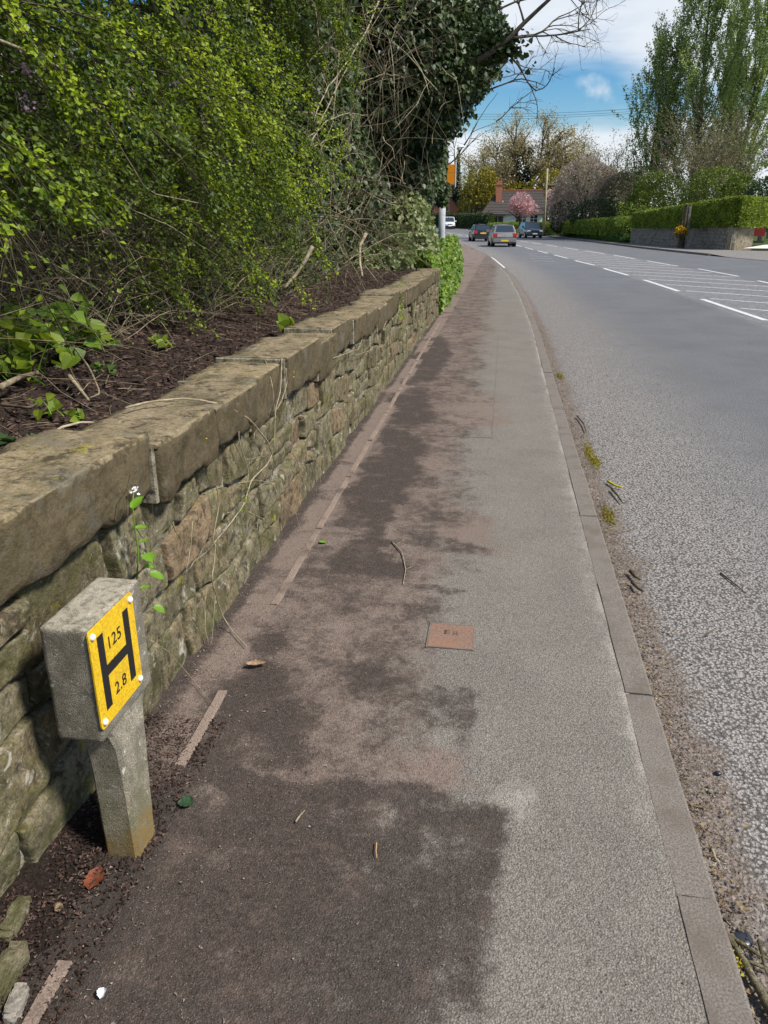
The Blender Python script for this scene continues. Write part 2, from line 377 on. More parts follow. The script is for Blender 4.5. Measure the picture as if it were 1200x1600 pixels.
def m_marking():
    m, t, b, o = mat_new('road_marking_paint'); p = posn(t)
    oi = N(t, 'ShaderNodeObjectInfo').outputs['Random']
    w = ramp(t, noise(t, p, 38, 5, .7), .62, .42)
    c = mixc(t, w, (.22, .215, .21), (.74, .73, .71)); t.links.new(c, b.inputs['Base Color']); rough(b, .6, .4)
    bump(t, b, noise(t, p, 120, 3), .4, .003); return m
M['white_paint'] = m_marking()
def m_worn():
    m, t, b, o = mat_new('worn_marking_paint'); p = posn(t)
    w = ramp(t, noise(t, p, 22, 5, .75), .64, .46)
    c = mixc(t, w, (.17, .167, .165), (.66, .65, .63)); t.links.new(c, b.inputs['Base Color']); rough(b, .7, .3); return m
M['worn_paint'] = m_worn()

# leaves
M['haw'] = m_leaf('hawthorn_leaf', [(.022, .044, .005), (.065, .108, .009), (.17, .235, .018)], .34, .5, .3, 1.6)
M['haw_lit'] = m_leaf('lit_hawthorn_leaf', [(.10, .155, .007), (.215, .30, .014), (.37, .44, .03)], .40, .5, .3, 2)  # brighter copy of the hawthorn leaf, sunlit tone put into the colour
M['ivy'] = m_leaf('ivy_leaf', [(.014, .028, .008), (.032, .058, .015), (.075, .11, .03)], .12, .48, .35, .9)
M['ivy_light'] = m_leaf('bright_ivy_leaf', [(.055, .11, .012), (.12, .21, .02), (.25, .34, .035)], .35, .45, .4, 2)
M['var'] = m_leaf('pale_climber_leaf', [(.07, .10, .03), (.15, .19, .06), (.27, .29, .12)], .3, .45, .4, 2.5)
M['box'] = m_leaf('clipped_hedge_leaf', [(.06, .10, .008), (.14, .20, .014), (.27, .33, .03)], .3, .5, .35, 1.2)
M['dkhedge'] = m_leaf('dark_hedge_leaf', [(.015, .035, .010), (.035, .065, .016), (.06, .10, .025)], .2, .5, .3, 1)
M['poplar'] = m_leaf('poplar_leaf', [(.11, .17, .05), (.23, .31, .09), (.36, .44, .17)], .5, .5, .3, .5)
M['olive'] = m_leaf('olive_gold_leaf', [(.10, .09, .008), (.21, .175, .014), (.30, .26, .025)], .3, .5, .3, .5)
M['oakleaf'] = m_leaf('young_oak_leaf', [(.20, .165, .075), (.34, .285, .15), (.48, .41, .25)], .35, .5, .3, .4)
M['green'] = m_leaf('fresh_green_leaf', [(.04, .065, .008), (.085, .13, .012), (.16, .21, .02)], .3, .5, .3, .8)
M['ltgreen'] = m_leaf('bright_green_leaf', [(.07, .11, .008), (.14, .20, .012), (.24, .30, .03)], .35, .5, .3, .8)
M['conifer'] = m_leaf('conifer_leaf', [(.02, .04, .02), (.04, .065, .035), (.07, .095, .05)], .15, .5, .3, .4)
M['pink'] = m_leaf('pink_blossom', [(.30, .13, .15), (.52, .28, .32), (.78, .55, .60)], .35, .6, .2, .8)
M['cream'] = m_leaf('faded_blossom', [(.18, .135, .105), (.36, .27, .235), (.60, .52, .47)], .3, .6, .2, .5)
M['greyleaf'] = m_leaf('grey_budding_leaf', [(.10, .10, .05), (.19, .18, .10), (.29, .275, .16)], .3, .6, .2, .5)
M['grassblade'] = m_leaf('grass_blade', [(.035, .08, .015), (.07, .14, .025), (.12, .21, .04)], .3, .5, .3, .8)
M['yellow_fl'] = m_leaf('yellow_orange_flower', [(.35, .16, .01), (.62, .36, .01), (.72, .52, .02)], .25, .5, .3, 2)
M['lilac'] = m_leaf('lilac_flower', [(.28, .18, .27), (.48, .35, .47)], .3, .6, .2, 2)
M['herb'] = m_leaf('garlic_mustard_leaf', [(.13, .26, .02), (.20, .38, .03)], .4, .45, .4, 3)
M['twig'] = m_bark('dry_twig', (.11, .085, .05), (.28, .23, .15), 30)
M['twigdark'] = m_bark('dark_twig', (.035, .028, .018), (.11, .09, .055), 20)
M['twiglight'] = m_bark('bleached_twig', (.18, .15, .095), (.38, .32, .21), 30)
M['bark'] = m_bark('tree_bark', (.05, .042, .03), (.14, .12, .09), 6)
M['ivybark'] = m_bark('ivy_clad_bark', (.015, .022, .01), (.05, .05, .025), 4)
M['rustiron'] = m_conc('rusty_iron_plate', (.20, .125, .092), .7, 1, (.25, .13, .08), .6)
M['brick'] = m_plain('red_brick', (.42, .16, .10), .85, .2, 0, .25, 4)
M['tile'] = m_plain('brown_roof_tile', (.070, .058, .052), .8, .3, 0, .3, 2)
M['slate'] = m_plain('dark_slate', (.045, .047, .052), .7, .3, 0, .2, 2)
M['whitewall'] = m_plain('white_render', (.74, .74, .72), .8, .2, 0, .05, 2)
M['pane'] = m_plain('window_glass', (.03, .035, .045), .08, .6, 0, .1, 2)
M['gravel'] = m_plain('pale_gravel_drive', (.62, .60, .57), .9, .2, 0, .12, 9)
M['ridge'] = m_plain('terracotta_ridge', (.26, .10, .065), .8, .2, 0, .2, 4)

# ------------------------------------------------------------------ plan of the place
FR = .08     # road surface lies this far below the footway
yk = np.array([-6, 0, 13, 18, 25.8, 32, 40.4, 55, 75, 95, 115, 135, 160.])
xk = np.array([.62, .62, .615, .53, .29, -.1, -.69, -2.2, -4.6, -8.6, -14.2, -22.5, -38.])
yf = np.array([-6, 25, 31, 38.7, 43.6, 56, 79.6, 101, 116.6, 130, 145, 160.])
xf = np.array([14.6, 13.6, 12.9, 11.85, 10.7, 8.97, 6.74, 4.7, 2.76, -3.5, -13, -27.])
def smooth_interp(yq, ys, xs):
    g = np.arange(-20, 200, .5); v = np.interp(g, ys, xs); k = np.hanning(11); k /= k.sum()
    v = np.convolve(np.pad(v, 5, 'edge'), k, 'valid'); return np.interp(yq, g, v)
def XK(y): return smooth_interp(np.asarray(y, float), yk, xk)       # front top edge of the near kerb
def XF(y): return smooth_interp(np.asarray(y, float), yf, xf)       # far kerb
def XL(y):                                                          # left side of the footway
    y = np.asarray(y, float)
    return np.interp(y, [-6, 14.4, 22.8, 29.1, 36.7, 47.2, 72, 160], [-1.13, -1.17, -1.32, -1.62, -2.1, -3.3, -7.0, -46])
def GZ(y): return .7 * sstep(92, 150, np.asarray(y, float))
def WTOP(y): return .96 - .0107 * np.asarray(y, float)

# ------------------------------------------------------------------ ground
def bankz(x, y):
    left = .86 - .006 * y + .06 * fbm(np.stack([x * .5, y * .5, y * 0], 1), 5)
    e = sstep(-1.30, -1.42, x) * sstep(14.6, 14.0, y)
    far_l = sstep(14.2, 14.8, y) * sstep(XL(y) - .1, XL(y) - 2.2, x) * .7
    return left * e, far_l
def ground():
    us = np.concatenate([np.linspace(-420, -40, 12), np.linspace(-36, -3, 20), np.linspace(-2.6, 2, 12), np.linspace(4, 60, 20), np.linspace(80, 420, 10)])
    vs = np.concatenate([np.linspace(-40, 160, 70), np.linspace(170, 800, 16)])
    def fn(x, y):
        z = -.35 + GZ(y) + np.where(y > 158, .0, 0)
        z = z + 2.0 * sstep(0, 40, x - XF(np.minimum(y, 158)) - 5) + .8 * sstep(0, 5, XK(np.minimum(y, 158)) - 4 - x)
        return x, y, z
    P, q, _, _ = sheet(fn, us, vs)
    o = obj('ground', newmesh('ground', P, q, None, M['grass'], True)); tag(o, kind='structure')
ground()
def bed():
    us = np.concatenate([np.linspace(-14, -5, 20), np.linspace(-4.9, -1.27, 95)]); vs = np.concatenate([np.linspace(-3, .8, 12), np.linspace(.85, 9, 190), np.linspace(9.1, 15.2, 60)])
    def fn(x, y):
        p = np.stack([x, y, 0 * x], 1)
        z = .875 - .006 * y + .10 * sstep(-1.5, -2.4, x) + .035 * fbm(p * 3, 3) + .03 * fbm(p * 14, 4, 3) - .08 * sstep(-1.62, -1.42, x)
        z = np.where((x > -1.33), z - .25, z)
        return x, y, z
    P, q, _, _ = sheet(fn, us, vs)
    tag(obj('soil_bed', newmesh('soil_bed', P, q, None, M['soil'], True)), kind='structure')
bed()
def bedz(x, y):
    x = np.atleast_1d(x).astype(float); y = np.atleast_1d(y).astype(float); p = np.stack([x, y, 0 * x], 1)
    return .875 - .006 * y + .10 * sstep(-1.5, -2.4, x) + .035 * fbm(p * 3, 3) - .08 * sstep(-1.62, -1.42, x)

def footway():
    vs = np.concatenate([np.arange(-4, .4, .2), np.arange(.4, 7, .022), np.arange(7, 16, .05), np.arange(16, 40, .2), np.arange(40, 160, 1.)])
    us = np.linspace(0, 1, 84)
    def fn(u, v):
        a = XL(v) - .04; b_ = XK(v) - .088; x = a + (b_ - a) * u
        p = np.stack([x, v, 0 * x], 1)
        z = GZ(v) + .004 * fbm(p * 1.7, 9) * sstep(0, .15, b_ - x) - .002
        return x, v, z
    P, q, U, V = sheet(fn, us, vs); x, y = P[:, 0], P[:, 1]
    p = np.stack([x, y, 0 * x], 1); nz = fbm(p * 3.1, 21, 4); n2 = fbm(p * 9, 31, 4); 
    def px(L): return [tuple(spot(a, b_, z=0)[:2]) for a, b_ in L]
    def m(L, soft=.07, w=.06, amp=1.0):
        soft = soft * 1.7 + .025; d = polydist(x, y, px(L)) + (w * 1.6 + .015) * nz + (w * .9 + .012) * n2
        return amp * sstep(soft, -soft, d)
    soil = m([(-300, 1900), (-200, 1300), (60, 1300), (250, 1190), (330, 1130), (400, 1190), (470, 1215), (540, 1210), (700, 1232), (750, 1245), (800, 1268), (796, 1315), (776, 1400), (782, 1700), (782, 1900)], .02, .018, .78)
    soil = np.maximum(soil, m([(330, 1060), (400, 985), (450, 975), (470, 1030), (500, 1100), (470, 1210), (340, 1215), (290, 1200)], .08, .07, .9))
    soil = np.maximum(soil, m([(500, 1090), (545, 1020), (600, 1050), (680, 1062), (750, 1058), (758, 1080), (748, 1130), (722, 1180), (700, 1140), (620, 1112), (560, 1105)], .025, .05, .95))
    soil = np.maximum(soil, m([(672, 505), (640, 560), (600, 640), (560, 720), (520, 800), (492, 870), (500, 900), (560, 905), (620, 905), (650, 900), (632, 860), (620, 830), (636, 790), (650, 745), (680, 705), (665, 680), (690, 650), (680, 600), (712, 560), (690, 520), (715, 480), (705, 462), (690, 470)], .06, .06, .88))
    soil = np.maximum(soil, m([(600, 815), (700, 830), (772, 858), (765, 870), (690, 862), (620, 850)], .015, .02, .62))
    soil = np.maximum(soil, m([(520, 905), (640, 905), (700, 915), (765, 920), (745, 930), (640, 925), (540, 925)], .015, .03, .6))
    soil = np.maximum(soil, m([(640, 690), (705, 698), (770, 700), (770, 706), (700, 708), (640, 712)], .02, .02, .5))
    soil = np.maximum(soil, m([(702, 470), (718, 420), (722, 415), (730, 440), (722, 480)], .12, .06, .6))
    soil = np.maximum(soil, .85 * sstep(.16, .04, x - XL(y)) * sstep(.9, 1.9, y)); soil = np.maximum(soil, 1.3 * sstep(.60, .16, x - XL(y) + .08 * nz) * sstep(2.1, 1.7, y))
    soil = soil - .40 * sstep(.0, .6, fbm(p * 2.6, 77)) - .2 * sstep(0, .5, fbm(p * 8, 79)); soil = np.maximum(soil, .46 * sstep(.12, -.35, x + .22 * nz) + .22 * fbm(p * 5, 83) * sstep(.2, -.2, x)) 
    strip_ = sstep(.05, .10, x - XL(y)) * sstep(-.905, -.945, x) * sstep(2.2, 2.6, y + .2 * nz); soil = soil * (1 - .8 * strip_ * sstep(-.45, .1, nz + .5 * n2))
    dust = .62 * sstep(.0, -.55, x + .15 * nz + .02) + .35 * sstep(.05, -.3, x)
    dust = np.maximum(dust, m([(640, 770), (760, 820), (770, 860), (690, 860), (600, 800)], .08, .08, 1.1))
    dust = np.maximum(dust, m([(640, 600), (760, 610), (790, 660), (690, 680)], .1, .1, .9))
    dust = np.maximum(dust, m([(600, 1140), (740, 1180), (760, 1240), (560, 1210)], .06, .08, 1.0))
    dust = np.maximum(dust, m([(690, 560), (720, 480), (770, 470), (770, 540)], .3, .1, .8))
    kd = XK(y) - .1 - x
    pale = .34 * sstep(.16, .0, kd + .05 * nz) + .12 * sstep(.3, -.1, x * 0 + kd - .1) + .2 * sstep(.1, .5, nz) + .8 * sstep(.035, .0, kd + .02 * n2) * sstep(-.3, .3, nz + n2 * .6)
    pale = np.maximum(pale, m([(740, 1230), (860, 1230), (840, 1300), (800, 1290)], .06, .06, .8))
    pale = pale * sstep(1.0, 1.8, y + .3 * nz)
    o = obj('pavement', newmesh('pavement', P, q, None, M['footway'], True, {'soil': soil, 'dust': dust, 'pale': pale})); tag(o, kind='structure')
footway()

def road():
    vs = np.concatenate([np.arange(-5, 40, .25), np.arange(40, 160, 1.)]); us = np.linspace(0, 1, 46)
    def fn(u, v):
        a = XK(v) - .03; b_ = XF(v) + .05; x = a + (b_ - a) * u
        return x, v, GZ(v) - FR + .05 * np.sin(np.clip(u, 0, 1) * PI) * 0 + .022 * sstep(.14, .0, x - a) * (1 + .6 * fbm(np.stack([x, v * 2, 0 * x], 1), 8))
    # finer columns by the kerb
    us = np.concatenate([np.linspace(0, .03, 14), np.linspace(.04, 1, 40)])
    P, q, U, V = sheet(fn, us, vs)
    o = obj('road', newmesh('road', P, q, None, M['road'], True, {'edge': P[:, 0] - XK(P[:, 1])})); tag(o, kind='structure')
    return o
ROAD = road()
def far_side():
    vs = np.concatenate([np.arange(-5, 60, .5), np.arange(60, 160, 1.5)])
    def fn(u, v):
        a = XF(v) + .12; w = np.interp(v, [-5, 36, 44, 50, 60, 80, 160], [30, 30, 16, 3.4, 2.4, 1.8, 1.8])
        drop = sstep(44.5, 42, v) * .07
        return a + w * u, v, GZ(v) + .015 * u - drop
    P, q, _, _ = sheet(fn, np.linspace(0, 1, 14), vs)
    tag(obj('far_pavement', newmesh('far_pavement', P, q, None, M['verge'], True)), kind='structure')
    P, q, _, _ = sheet(lambda u, v: (13.6 + (v - 50.5) * .62 + 14 * u, v, .05 + .028 * (v - 50) + 0 * u), np.linspace(0, 1, 5), np.linspace(51.5, 80, 8))
    tag(obj('driveway', newmesh('driveway', P, q, None, M['gravel'], True)), kind='structure')
far_side()

# kerbs: one stone after another, butt jointed
def kerb_line(name, fx, y0, y1, sign, top=lambda y: 0.0, mat=None, width=.10, maxn=120, step=.915, depth=.16):
    root = empty(name); tag(root, kind='structure'); y = y0; n = 0
    while y < y1 and n < maxn:
        yb = y + step * random.uniform(.985, 1.01); g = .0025
        a = np.array([float(fx(y + g)), y + g]); b_ = np.array([float(fx(yb - g)), yb - g]); d = b_ - a; ln = np.hypot(*d); ang = math.atan2(d[1], d[0])
        # cross-section with a chamfered front corner; 8 long segments unnecessary
        w = width; sec = [(0, -depth), (0, -.012), (-.003 * sign, -.004), (-.010 * sign, 0.0), (-w * sign, 0), (-w * sign, -depth)]
        k = 18; V = []
        for i in range(k + 1):
            for (cx, cz) in sec:
                V.append((ln * i / k, cx * -1 if False else cx, cz))
        V = np.array(V); V[:, 1] = -V[:, 1] * 1.0
        ns = len(sec); Q = []
        for i in range(k):
            for j in range(ns - 1): Q.append((i * ns + j, i * ns + j + 1, (i + 1) * ns + j + 1, (i + 1) * ns + j))
            Q.append((i * ns + ns - 1, i * ns, (i + 1) * ns, (i + 1) * ns + ns - 1))
        V += np.stack([.004 * fbm(V * 30 + n, 5), .0035 * fbm(V * 12 + n, 1, 4), .0022 * fbm(V * 11 + n * 3, 2)], 1)
        nv = len(V); V = np.vstack([V, V[:ns].mean(0), V[-ns:].mean(0)]); T = []
        for j in range(ns):
            T.append((nv, (j + 1) % ns, j)); T.append((nv + 1, k * ns + j, k * ns + (j + 1) % ns))
        me = newmesh('kerb_stone', V, Q, T, mat or M['kerb'])
        zt = top((y + yb) / 2) + random.uniform(-.002, .002)
        obj('kerb_stone', me, root, (a[0], a[1], zt), (0, 0, ang)); y = yb; n += 1
    return root
# direction vector is +Y, so local -y is +X ; front faces +X
kerb_line('kerb', XK, .69 - .915 * 4, 60, 1, lambda y: float(GZ(y)) + .001, M['kerb'], .10, 80)
kerb_line('far_kerb', lambda y: XF(y) + .12, 44.4, 100, 1, lambda y: float(GZ(y)) + .03, M['kerb'], .12, 70, .915)
# thin concrete edging by the wall foot, broken here and there
def edging():
    root = empty('edging_strip'); tag(root, kind='structure')
    for a, b_ in [(-.7, .2), (.22, 1.17), (1.86, 2.27), (2.95, 3.85), (3.87, 4.78), (4.8, 5.7), (5.72, 6.63), (6.65, 7.6), (7.62, 8.5), (8.52, 9.4), (9.42, 10.3), (10.32, 11.3), (11.32, 12.2), (12.22, 13.3)]:
        x0 = -.925 - (a - 2) * .0088; x1 = -.925 - (b_ - 2) * .0088
        n = 10; V = []
        for i in range(n + 1):
            f = i / n; yy = a + (b_ - a) * f; xx = x0 + (x1 - x0) * f
            for cx, cz in [(-.018, -.05), (-.0175, .0), (-.015, .006), (.015, .006), (.0175, .0), (.018, -.05)]: V.append((xx + cx, yy, cz))
        V = np.array(V); V += np.stack([.006 * fbm(V * 16, 3, 4), .006 * fbm(V * 20, 8), .0035 * fbm(V * 14, 6)], 1)
        Q = [(i * 6 + j, i * 6 + j + 1, (i + 1) * 6 + j + 1, (i + 1) * 6 + j) for i in range(n) for j in range(5)]
        Q = [tuple(reversed(t_)) for t_ in Q] + [(0, 1, 4, 5), (1, 2, 3, 4), (n * 6, n * 6 + 5, n * 6 + 4, n * 6 + 1), (n * 6 + 1, n * 6 + 4, n * 6 + 3, n * 6 + 2)]
        obj('edging_stone', newmesh('edging_stone', V, Q, None, M['edging'], False), root)
edging()

# road markings, a hair above the surface
def strip(pts, w, name, mat, dz=.0):
    pts = np.asarray(pts, float); tg = norm(np.gradient(pts, axis=0)); n = np.stack([-tg[:, 1], tg[:, 0]], 1)
    a = pts + n * w / 2; b_ = pts - n * w / 2; z = GZ(pts[:, 1]) - FR + .005 + dz
    V = np.vstack([np.c_[a, z], np.c_[b_, z]]); m = len(pts); Q = [(i, m + i, m + i + 1, i + 1) for i in range(m - 1)]
    return obj(name, newmesh(name, V, Q, None, mat), ROAD)
lm = np.array([spot(x, y, z=-FR)[:2] for x, y in [(1200, 502), (1110, 472), (1075, 460), (1008, 438), (988, 432), (948, 421), (935, 416), (905, 409), (888, 404), (864, 398)]])
rm = np.array([spot(x, y, z=-FR)[:2] for x, y in [(1149, 431), (1085, 419), (1053, 415), (1013, 408), (995, 405), (960, 399)]])
def LX(y): return np.interp(y, np.r_[4, 10, lm[:, 1], 62, 80, 100, 125], np.r_[5.0, 4.95, lm[:, 0], .9, -1.4, -4.6, -11.0])
def RX(y): return np.interp(y, np.r_[4, 20, rm[:, 1], 62, 80, 100, 125], np.r_[7.9, 7.75, rm[:, 0], 3.3, .8, -2.6, -9.0])
y = 15.0 - 6.25 * 2 + .1
while y < 118:
    ys = np.linspace(y, y + 4.1, 6); strip(np.c_[LX(ys), ys], .13, 'lane_dash', M['white_paint']); 
    y += 6.25
y = 21.3
while y < 100:
    ys = np.linspace(y, y + 4.3, 6); strip(np.c_[RX(ys), ys], .12, 'lane_dash', M['white_paint']); y += 6.25
y = 8.6
while y < 62:
    a = np.array([LX(y) + .22, y]); xr = RX(y - 2.2) - .2; b_ = np.array([xr, y - (xr - a[0]) * .9])
    strip(np.linspace(a, b_, 8), .095, 'hatch_line', M['worn_paint']); y += 2.15
# faint older marks in the near lane and the worn edge line ahead
strip(np.c_[XK(np.linspace(31.5, 41, 9)) + .12, np.linspace(31.5, 41, 9)], .08, 'edge_line', M['worn_paint'])
for yy in (37.0, 39.6, 42.4, 45.6): strip([(1.3, yy + .25), (2.3, yy)], .10, 'worn_mark', M['worn_paint'])

# ------------------------------------------------------------------ the stone wall
def stone_mesh(name, quad, depth, nu, nv, seed, mat, rnd=.02, relief=.012, jit=.5):
    """quad: 4 corners (y,z) counter-clockwise seen from the road; face looks to +X"""
    (y0, z0), (y1, z1), (y2, z2), (y3, z3) = quad
    _y = max(abs(quad[1][0] - quad[0][0]), .03); _z = max(abs(quad[3][1] - quad[0][1]), .03)
    def edged(n, L_): a_ = min(.003 / L_, .05); b2 = min(.009 / L_, .12); return np.concatenate([[0, a_, b2], np.linspace(b2, 1 - b2, n)[1:-1], [1 - b2, 1 - a_, 1]])
    u = edged(nu, _y); v = edged(nv, _z); nu, nv = len(u), len(v); U, Vv = np.meshgrid(u, v); U = U.ravel(); Vv = Vv.ravel()
    Y = (1 - U) * (1 - Vv) * y0 + U * (1 - Vv) * y1 + U * Vv * y2 + (1 - U) * Vv * y3
    Z = (1 - U) * (1 - Vv) * z0 + U * (1 - Vv) * z1 + U * Vv * z2 + (1 - U) * Vv * z3
    P = np.stack([0 * Y, Y, Z], 1)
    # wobble the outline
    wob = .010 * jit; P[:, 1] += wob * fbm(P * 9 + seed * 3.3, 1, 3); P[:, 2] += wob * fbm(P * 9 + seed * 7.1, 2, 3)
    Ly = max(abs(y1 - y0), .02); Lz = max(abs(z3 - z0), .02)
    de = np.minimum(np.minimum(U, 1 - U) * Ly, np.minimum(Vv, 1 - Vv) * Lz)
    e = np.clip(de / (rnd * (.6 + .8 * (fbm(P * 12 + seed, 9, 2) * .5 + .5))), 0, 1); prof = np.sqrt(np.clip(1 - (1 - e) ** 2, 0, 1))
    X = -rnd * 1.2 * (1 - prof) + relief * (fbm(P * 6 + seed * 5, 4, 3) * .8 + .55 * np.abs(fbm(P * 17 + seed, 6, 4)) - .2)
    X += relief * .8 * ((U - .5) * random.uniform(-1, 1) + (Vv - .5) * random.uniform(-1, 1))
    P[:, 0] = X
    i = np.arange(nu * nv).reshape(nv, nu); Q = np.stack([i[:-1, :-1], i[:-1, 1:], i[1:, 1:], i[1:, :-1]], -1).reshape(-1, 4)
    ring = np.concatenate([i[0, :-1], i[:-1, -1], i[-1, ::-1][:-1], i[::-1, 0][:-1]])
    B = P[ring].copy(); B[:, 0] = -depth; n0 = len(P); m = len(ring)
    a = ring; b_ = np.roll(ring, -1); c = n0 + np.arange(m); d = np.roll(c, -1)
    Q2 = np.stack([a, c, d, b_], -1); P = np.vstack([P, B])
    return newmesh(name, P, np.vstack([Q, Q2]), None, mat, True)
WX = -1.145      # face plane of the rubble
def the_wall():
    root = empty('stone_wall', (WX, 7.5, 0)); tag(root, 'low rubble sandstone retaining wall with big coping stones along the pavement', 'wall')
    R = Vector((WX, 7.5, 0))
    # mortar core: gently lumpy face just behind the stones, solid behind
    us = np.linspace(-2.1, 14.25, 640); vs = np.linspace(-.1, 1, 34)
    def fn(u, v):
        z = np.where(v < 0, -.1, v * (WTOP(u) - .1)); p = np.stack([0 * u, u, z], 1)
        return (-.022 + .030 * fbm(p * 5, 12, 3) + .012 * fbm(p * 30, 14, 3)), u - 7.5, z
    P, q, _, _ = sheet(fn, us, vs)
    obj('mortar', newmesh('mortar', P, q, None, M['mortar'], True), root)
    mb = MB(); mb.box(-.44, -.04, -2.1 - 7.5, 14.25 - 7.5, -.1, .62); mb.build('wall_core', M['mortar'], root)
    # coping: explicit near joints, then regular ones
    joints = [-2.1, -1.45, -.85, -.3, .25, 1.05, 2.28, 2.84, 3.40, 3.92, 4.70, 5.22, 5.85, 6.4, 7.1, 7.65, 8.3, 8.85, 9.5, 10.1, 10.65, 11.3, 11.9, 12.6, 13.2, 13.75, 14.3]
    bots = []
    for k in range(len(joints) - 1):
        a, b_ = joints[k] + .007, joints[k + 1] - .007; ox = random.uniform(-.022, .022); t = float(WTOP((a + b_) / 2)) + random.uniform(-.024, .024)
        th = {5: .215, 6: .215, 7: .19, 8: .25, 9: .23}.get(k, random.uniform(.19, .25)); zb = t - th; bots.append((joints[k], joints[k + 1], zb))
        n = max(14, int((b_ - a) / (.016 if a < 6 else .04))); 
        # section: bottom front -> front face -> rounded top edge -> top -> back
        w = .345 + random.uniform(-.03, .03); r = .028
        sec = [(-.05, zb - t), (-.002, zb - t + .004), (.012, zb - t + .018), (.015, -th * .8), (.018, -th * .6), (.018, -th * .4), (.018, -.035), (.018, -.012), (.0155, -.004), (.009, -.0005)]
        sec += [(-.002 - (w - .05) * f_, .003 * math.sin(f_ * 9 + k)) for f_ in (.0, .16, .3, .44, .56, .68, .8, .92)] + [(-w + .01, -.01), (-w, -.04), (-w, -.16)]
        sec = np.array(sec); ns = len(sec); yy = np.concatenate([[a, a + .004, a + .012], np.linspace(a + .025, b_ - .025, n - 5), [b_ - .012, b_ - .004, b_]])
        V = np.zeros((n + 1, ns, 3)); V[:, :, 0] = sec[None, :, 0]; V[:, :, 2] = sec[None, :, 1] + t; V[:, :, 1] = yy[:, None] - 7.5
        F = V.reshape(-1, 3).copy(); 
        d = fbm(F * 5 + k * 4, 40, 4) * .020 + np.abs(fbm(F * 15 + k, 41, 4)) * .016 - .004
        ed = np.minimum(yy - a, b_ - yy); er = np.clip(ed / .012, 0, 1); er = (1 - np.sqrt(np.clip(1 - (1 - er) ** 2, 0, 1))) * .014
        er = np.repeat(er, ns)
        front = np.tile((np.arange(ns) < 8), n + 1); back = np.tile((np.arange(ns) > 16), n + 1)
        V = F; V[:, 0] += np.where(front, d - er, np.where(back, -d * 2.2 + er, d * .2)); V[:, 2] += np.where(front, 0, d * .5) - er * np.where(front, .35, 1.0)
        # the underside edge is chipped
        low = np.tile(np.arange(ns) < 3, n + 1); V[:, 2] += np.where(low, .038 * fbm(np.c_[V[:, 1] * 7 + k * 9, V[:, 1] * 0, V[:, 1] * 0], 50, 3), 0)
        i = np.arange((n + 1) * ns).reshape(n + 1, ns); Q = np.stack([i[:-1, :-1], i[1:, :-1], i[1:, 1:], i[:-1, 1:]], -1).reshape(-1, 4)
        nv = len(V); V = np.vstack([V, V[i[0]].mean(0), V[i[-1]].mean(0)])
        T = [(nv, i[0, j], i[0, j + 1]) for j in range(ns - 1)] + [(nv + 1, i[-1, j + 1], i[-1, j]) for j in range(ns - 1)]
        V[:, 0] += .024 + ox
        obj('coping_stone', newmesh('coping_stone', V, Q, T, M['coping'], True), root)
        if k: me = bevel_mesh(MB().box(-w + .02, .026 + ox, joints[k] - .010 - 7.5, joints[k] + .010 - 7.5, zb + .01, t - .007).mesh('joint_mortar', M['mortar']), .004, 1); obj('joint_mortar', me, root)
    def cop_bot(y):
        for a, b_, z in bots:
            if a <= y < b_: return z
        return .7
    # rubble courses
    rows = 4; cnt = 0
    prevtop = lambda y: -.05 + 0 * y
    ph = [random.uniform(0, 9) for _ in range(8)]
    def level(r, y):
        top = float(np.clip(cop_bot(y), .5, .8)) - .012
        if r == 0: return -.06
        if r == rows: return top
        f = [0, .27, .53, .77, 1][r]
        return f * .70 * (1 - .008 * y) + .035 * math.sin(y * (2.3 + r * .7) + ph[r]) + .018 * math.sin(y * 7.1 + ph[r + 1])
    hero = {(3, 2): 1}
    for r in range(rows):
        y = -2.05 + random.uniform(0, .1)
        while y < 14.2:
            ln = random.uniform(.17, .52) * (1.15 if r < 2 else .9)
            if r == 2 and 2.2 < y < 2.35: ln = .36
            y1 = min(y + ln, 14.24)
            if 14.24 - y1 < .1: y1 = 14.24
            g = random.uniform(.005, .013)
            sl = random.uniform(-.03, .03)
            b0, b1 = level(r, y), level(r, y1 - .001); t0, t1 = level(r + 1, y), level(r + 1, y1 - .001)
            if r < rows - 1 or True:
                if t0 - b0 < .05 or t1 - b1 < .05: y = y1; continue
            quads = []
            split = (random.random() < .22 and min(t0 - b0, t1 - b1) > .15 and y > .9)
            if split:
                s = random.uniform(.35, .65); m0, m1 = b0 + (t0 - b0) * s, b1 + (t1 - b1) * (s + random.uniform(-.12, .12))
                quads += [((y, b0), (y1, b1), (y1, m1), (y, m0)), ((y, m0), (y1, m1), (y1, t1), (y, t0))]
            else: quads.append(((y, b0), (y1, b1), (y1, t1), (y, t0)))
            for qd in quads:
                if cnt >= 298: break
                (a0, c0), (a1, c1), (a2, c2), (a3, c3) = qd
                J = lambda: random.uniform(-.016, .016)
                c0 += J(); c1 += J(); c2 += J() * .7; c3 += J() * .7; a0 += J() * .5; a1 += J() * .5
                qi = ((a0 + g + sl * .5 - 7.5, c0 + g), (a1 - g + sl * .5 - 7.5, c1 + g), (a2 - g - sl * .5 - 7.5, c2 - g), (a3 + g - sl * .5 - 7.5, c3 - g))
                near = y < 5.5; nu = max(5, int((a1 - a0) / (.017 if near else .045))); nv = max(4, int((c3 - c0) / (.017 if near else .045)))
                mt = M['brown_stone'] if (random.random() < .08 or (r == 2 and 2.2 < y < 2.4)) else M['stone']
                me = stone_mesh('stone', qi, .10, nu, nv, cnt, mt, random.uniform(.004, .011), random.uniform(.012, .026) * (1.0 if near else .8), 2.2)
                obj('stone', me, root, (random.uniform(-.008, .024), 0, 0)); cnt += 1
            y = y1
    print('stones', cnt); return root
WALL = the_wall()
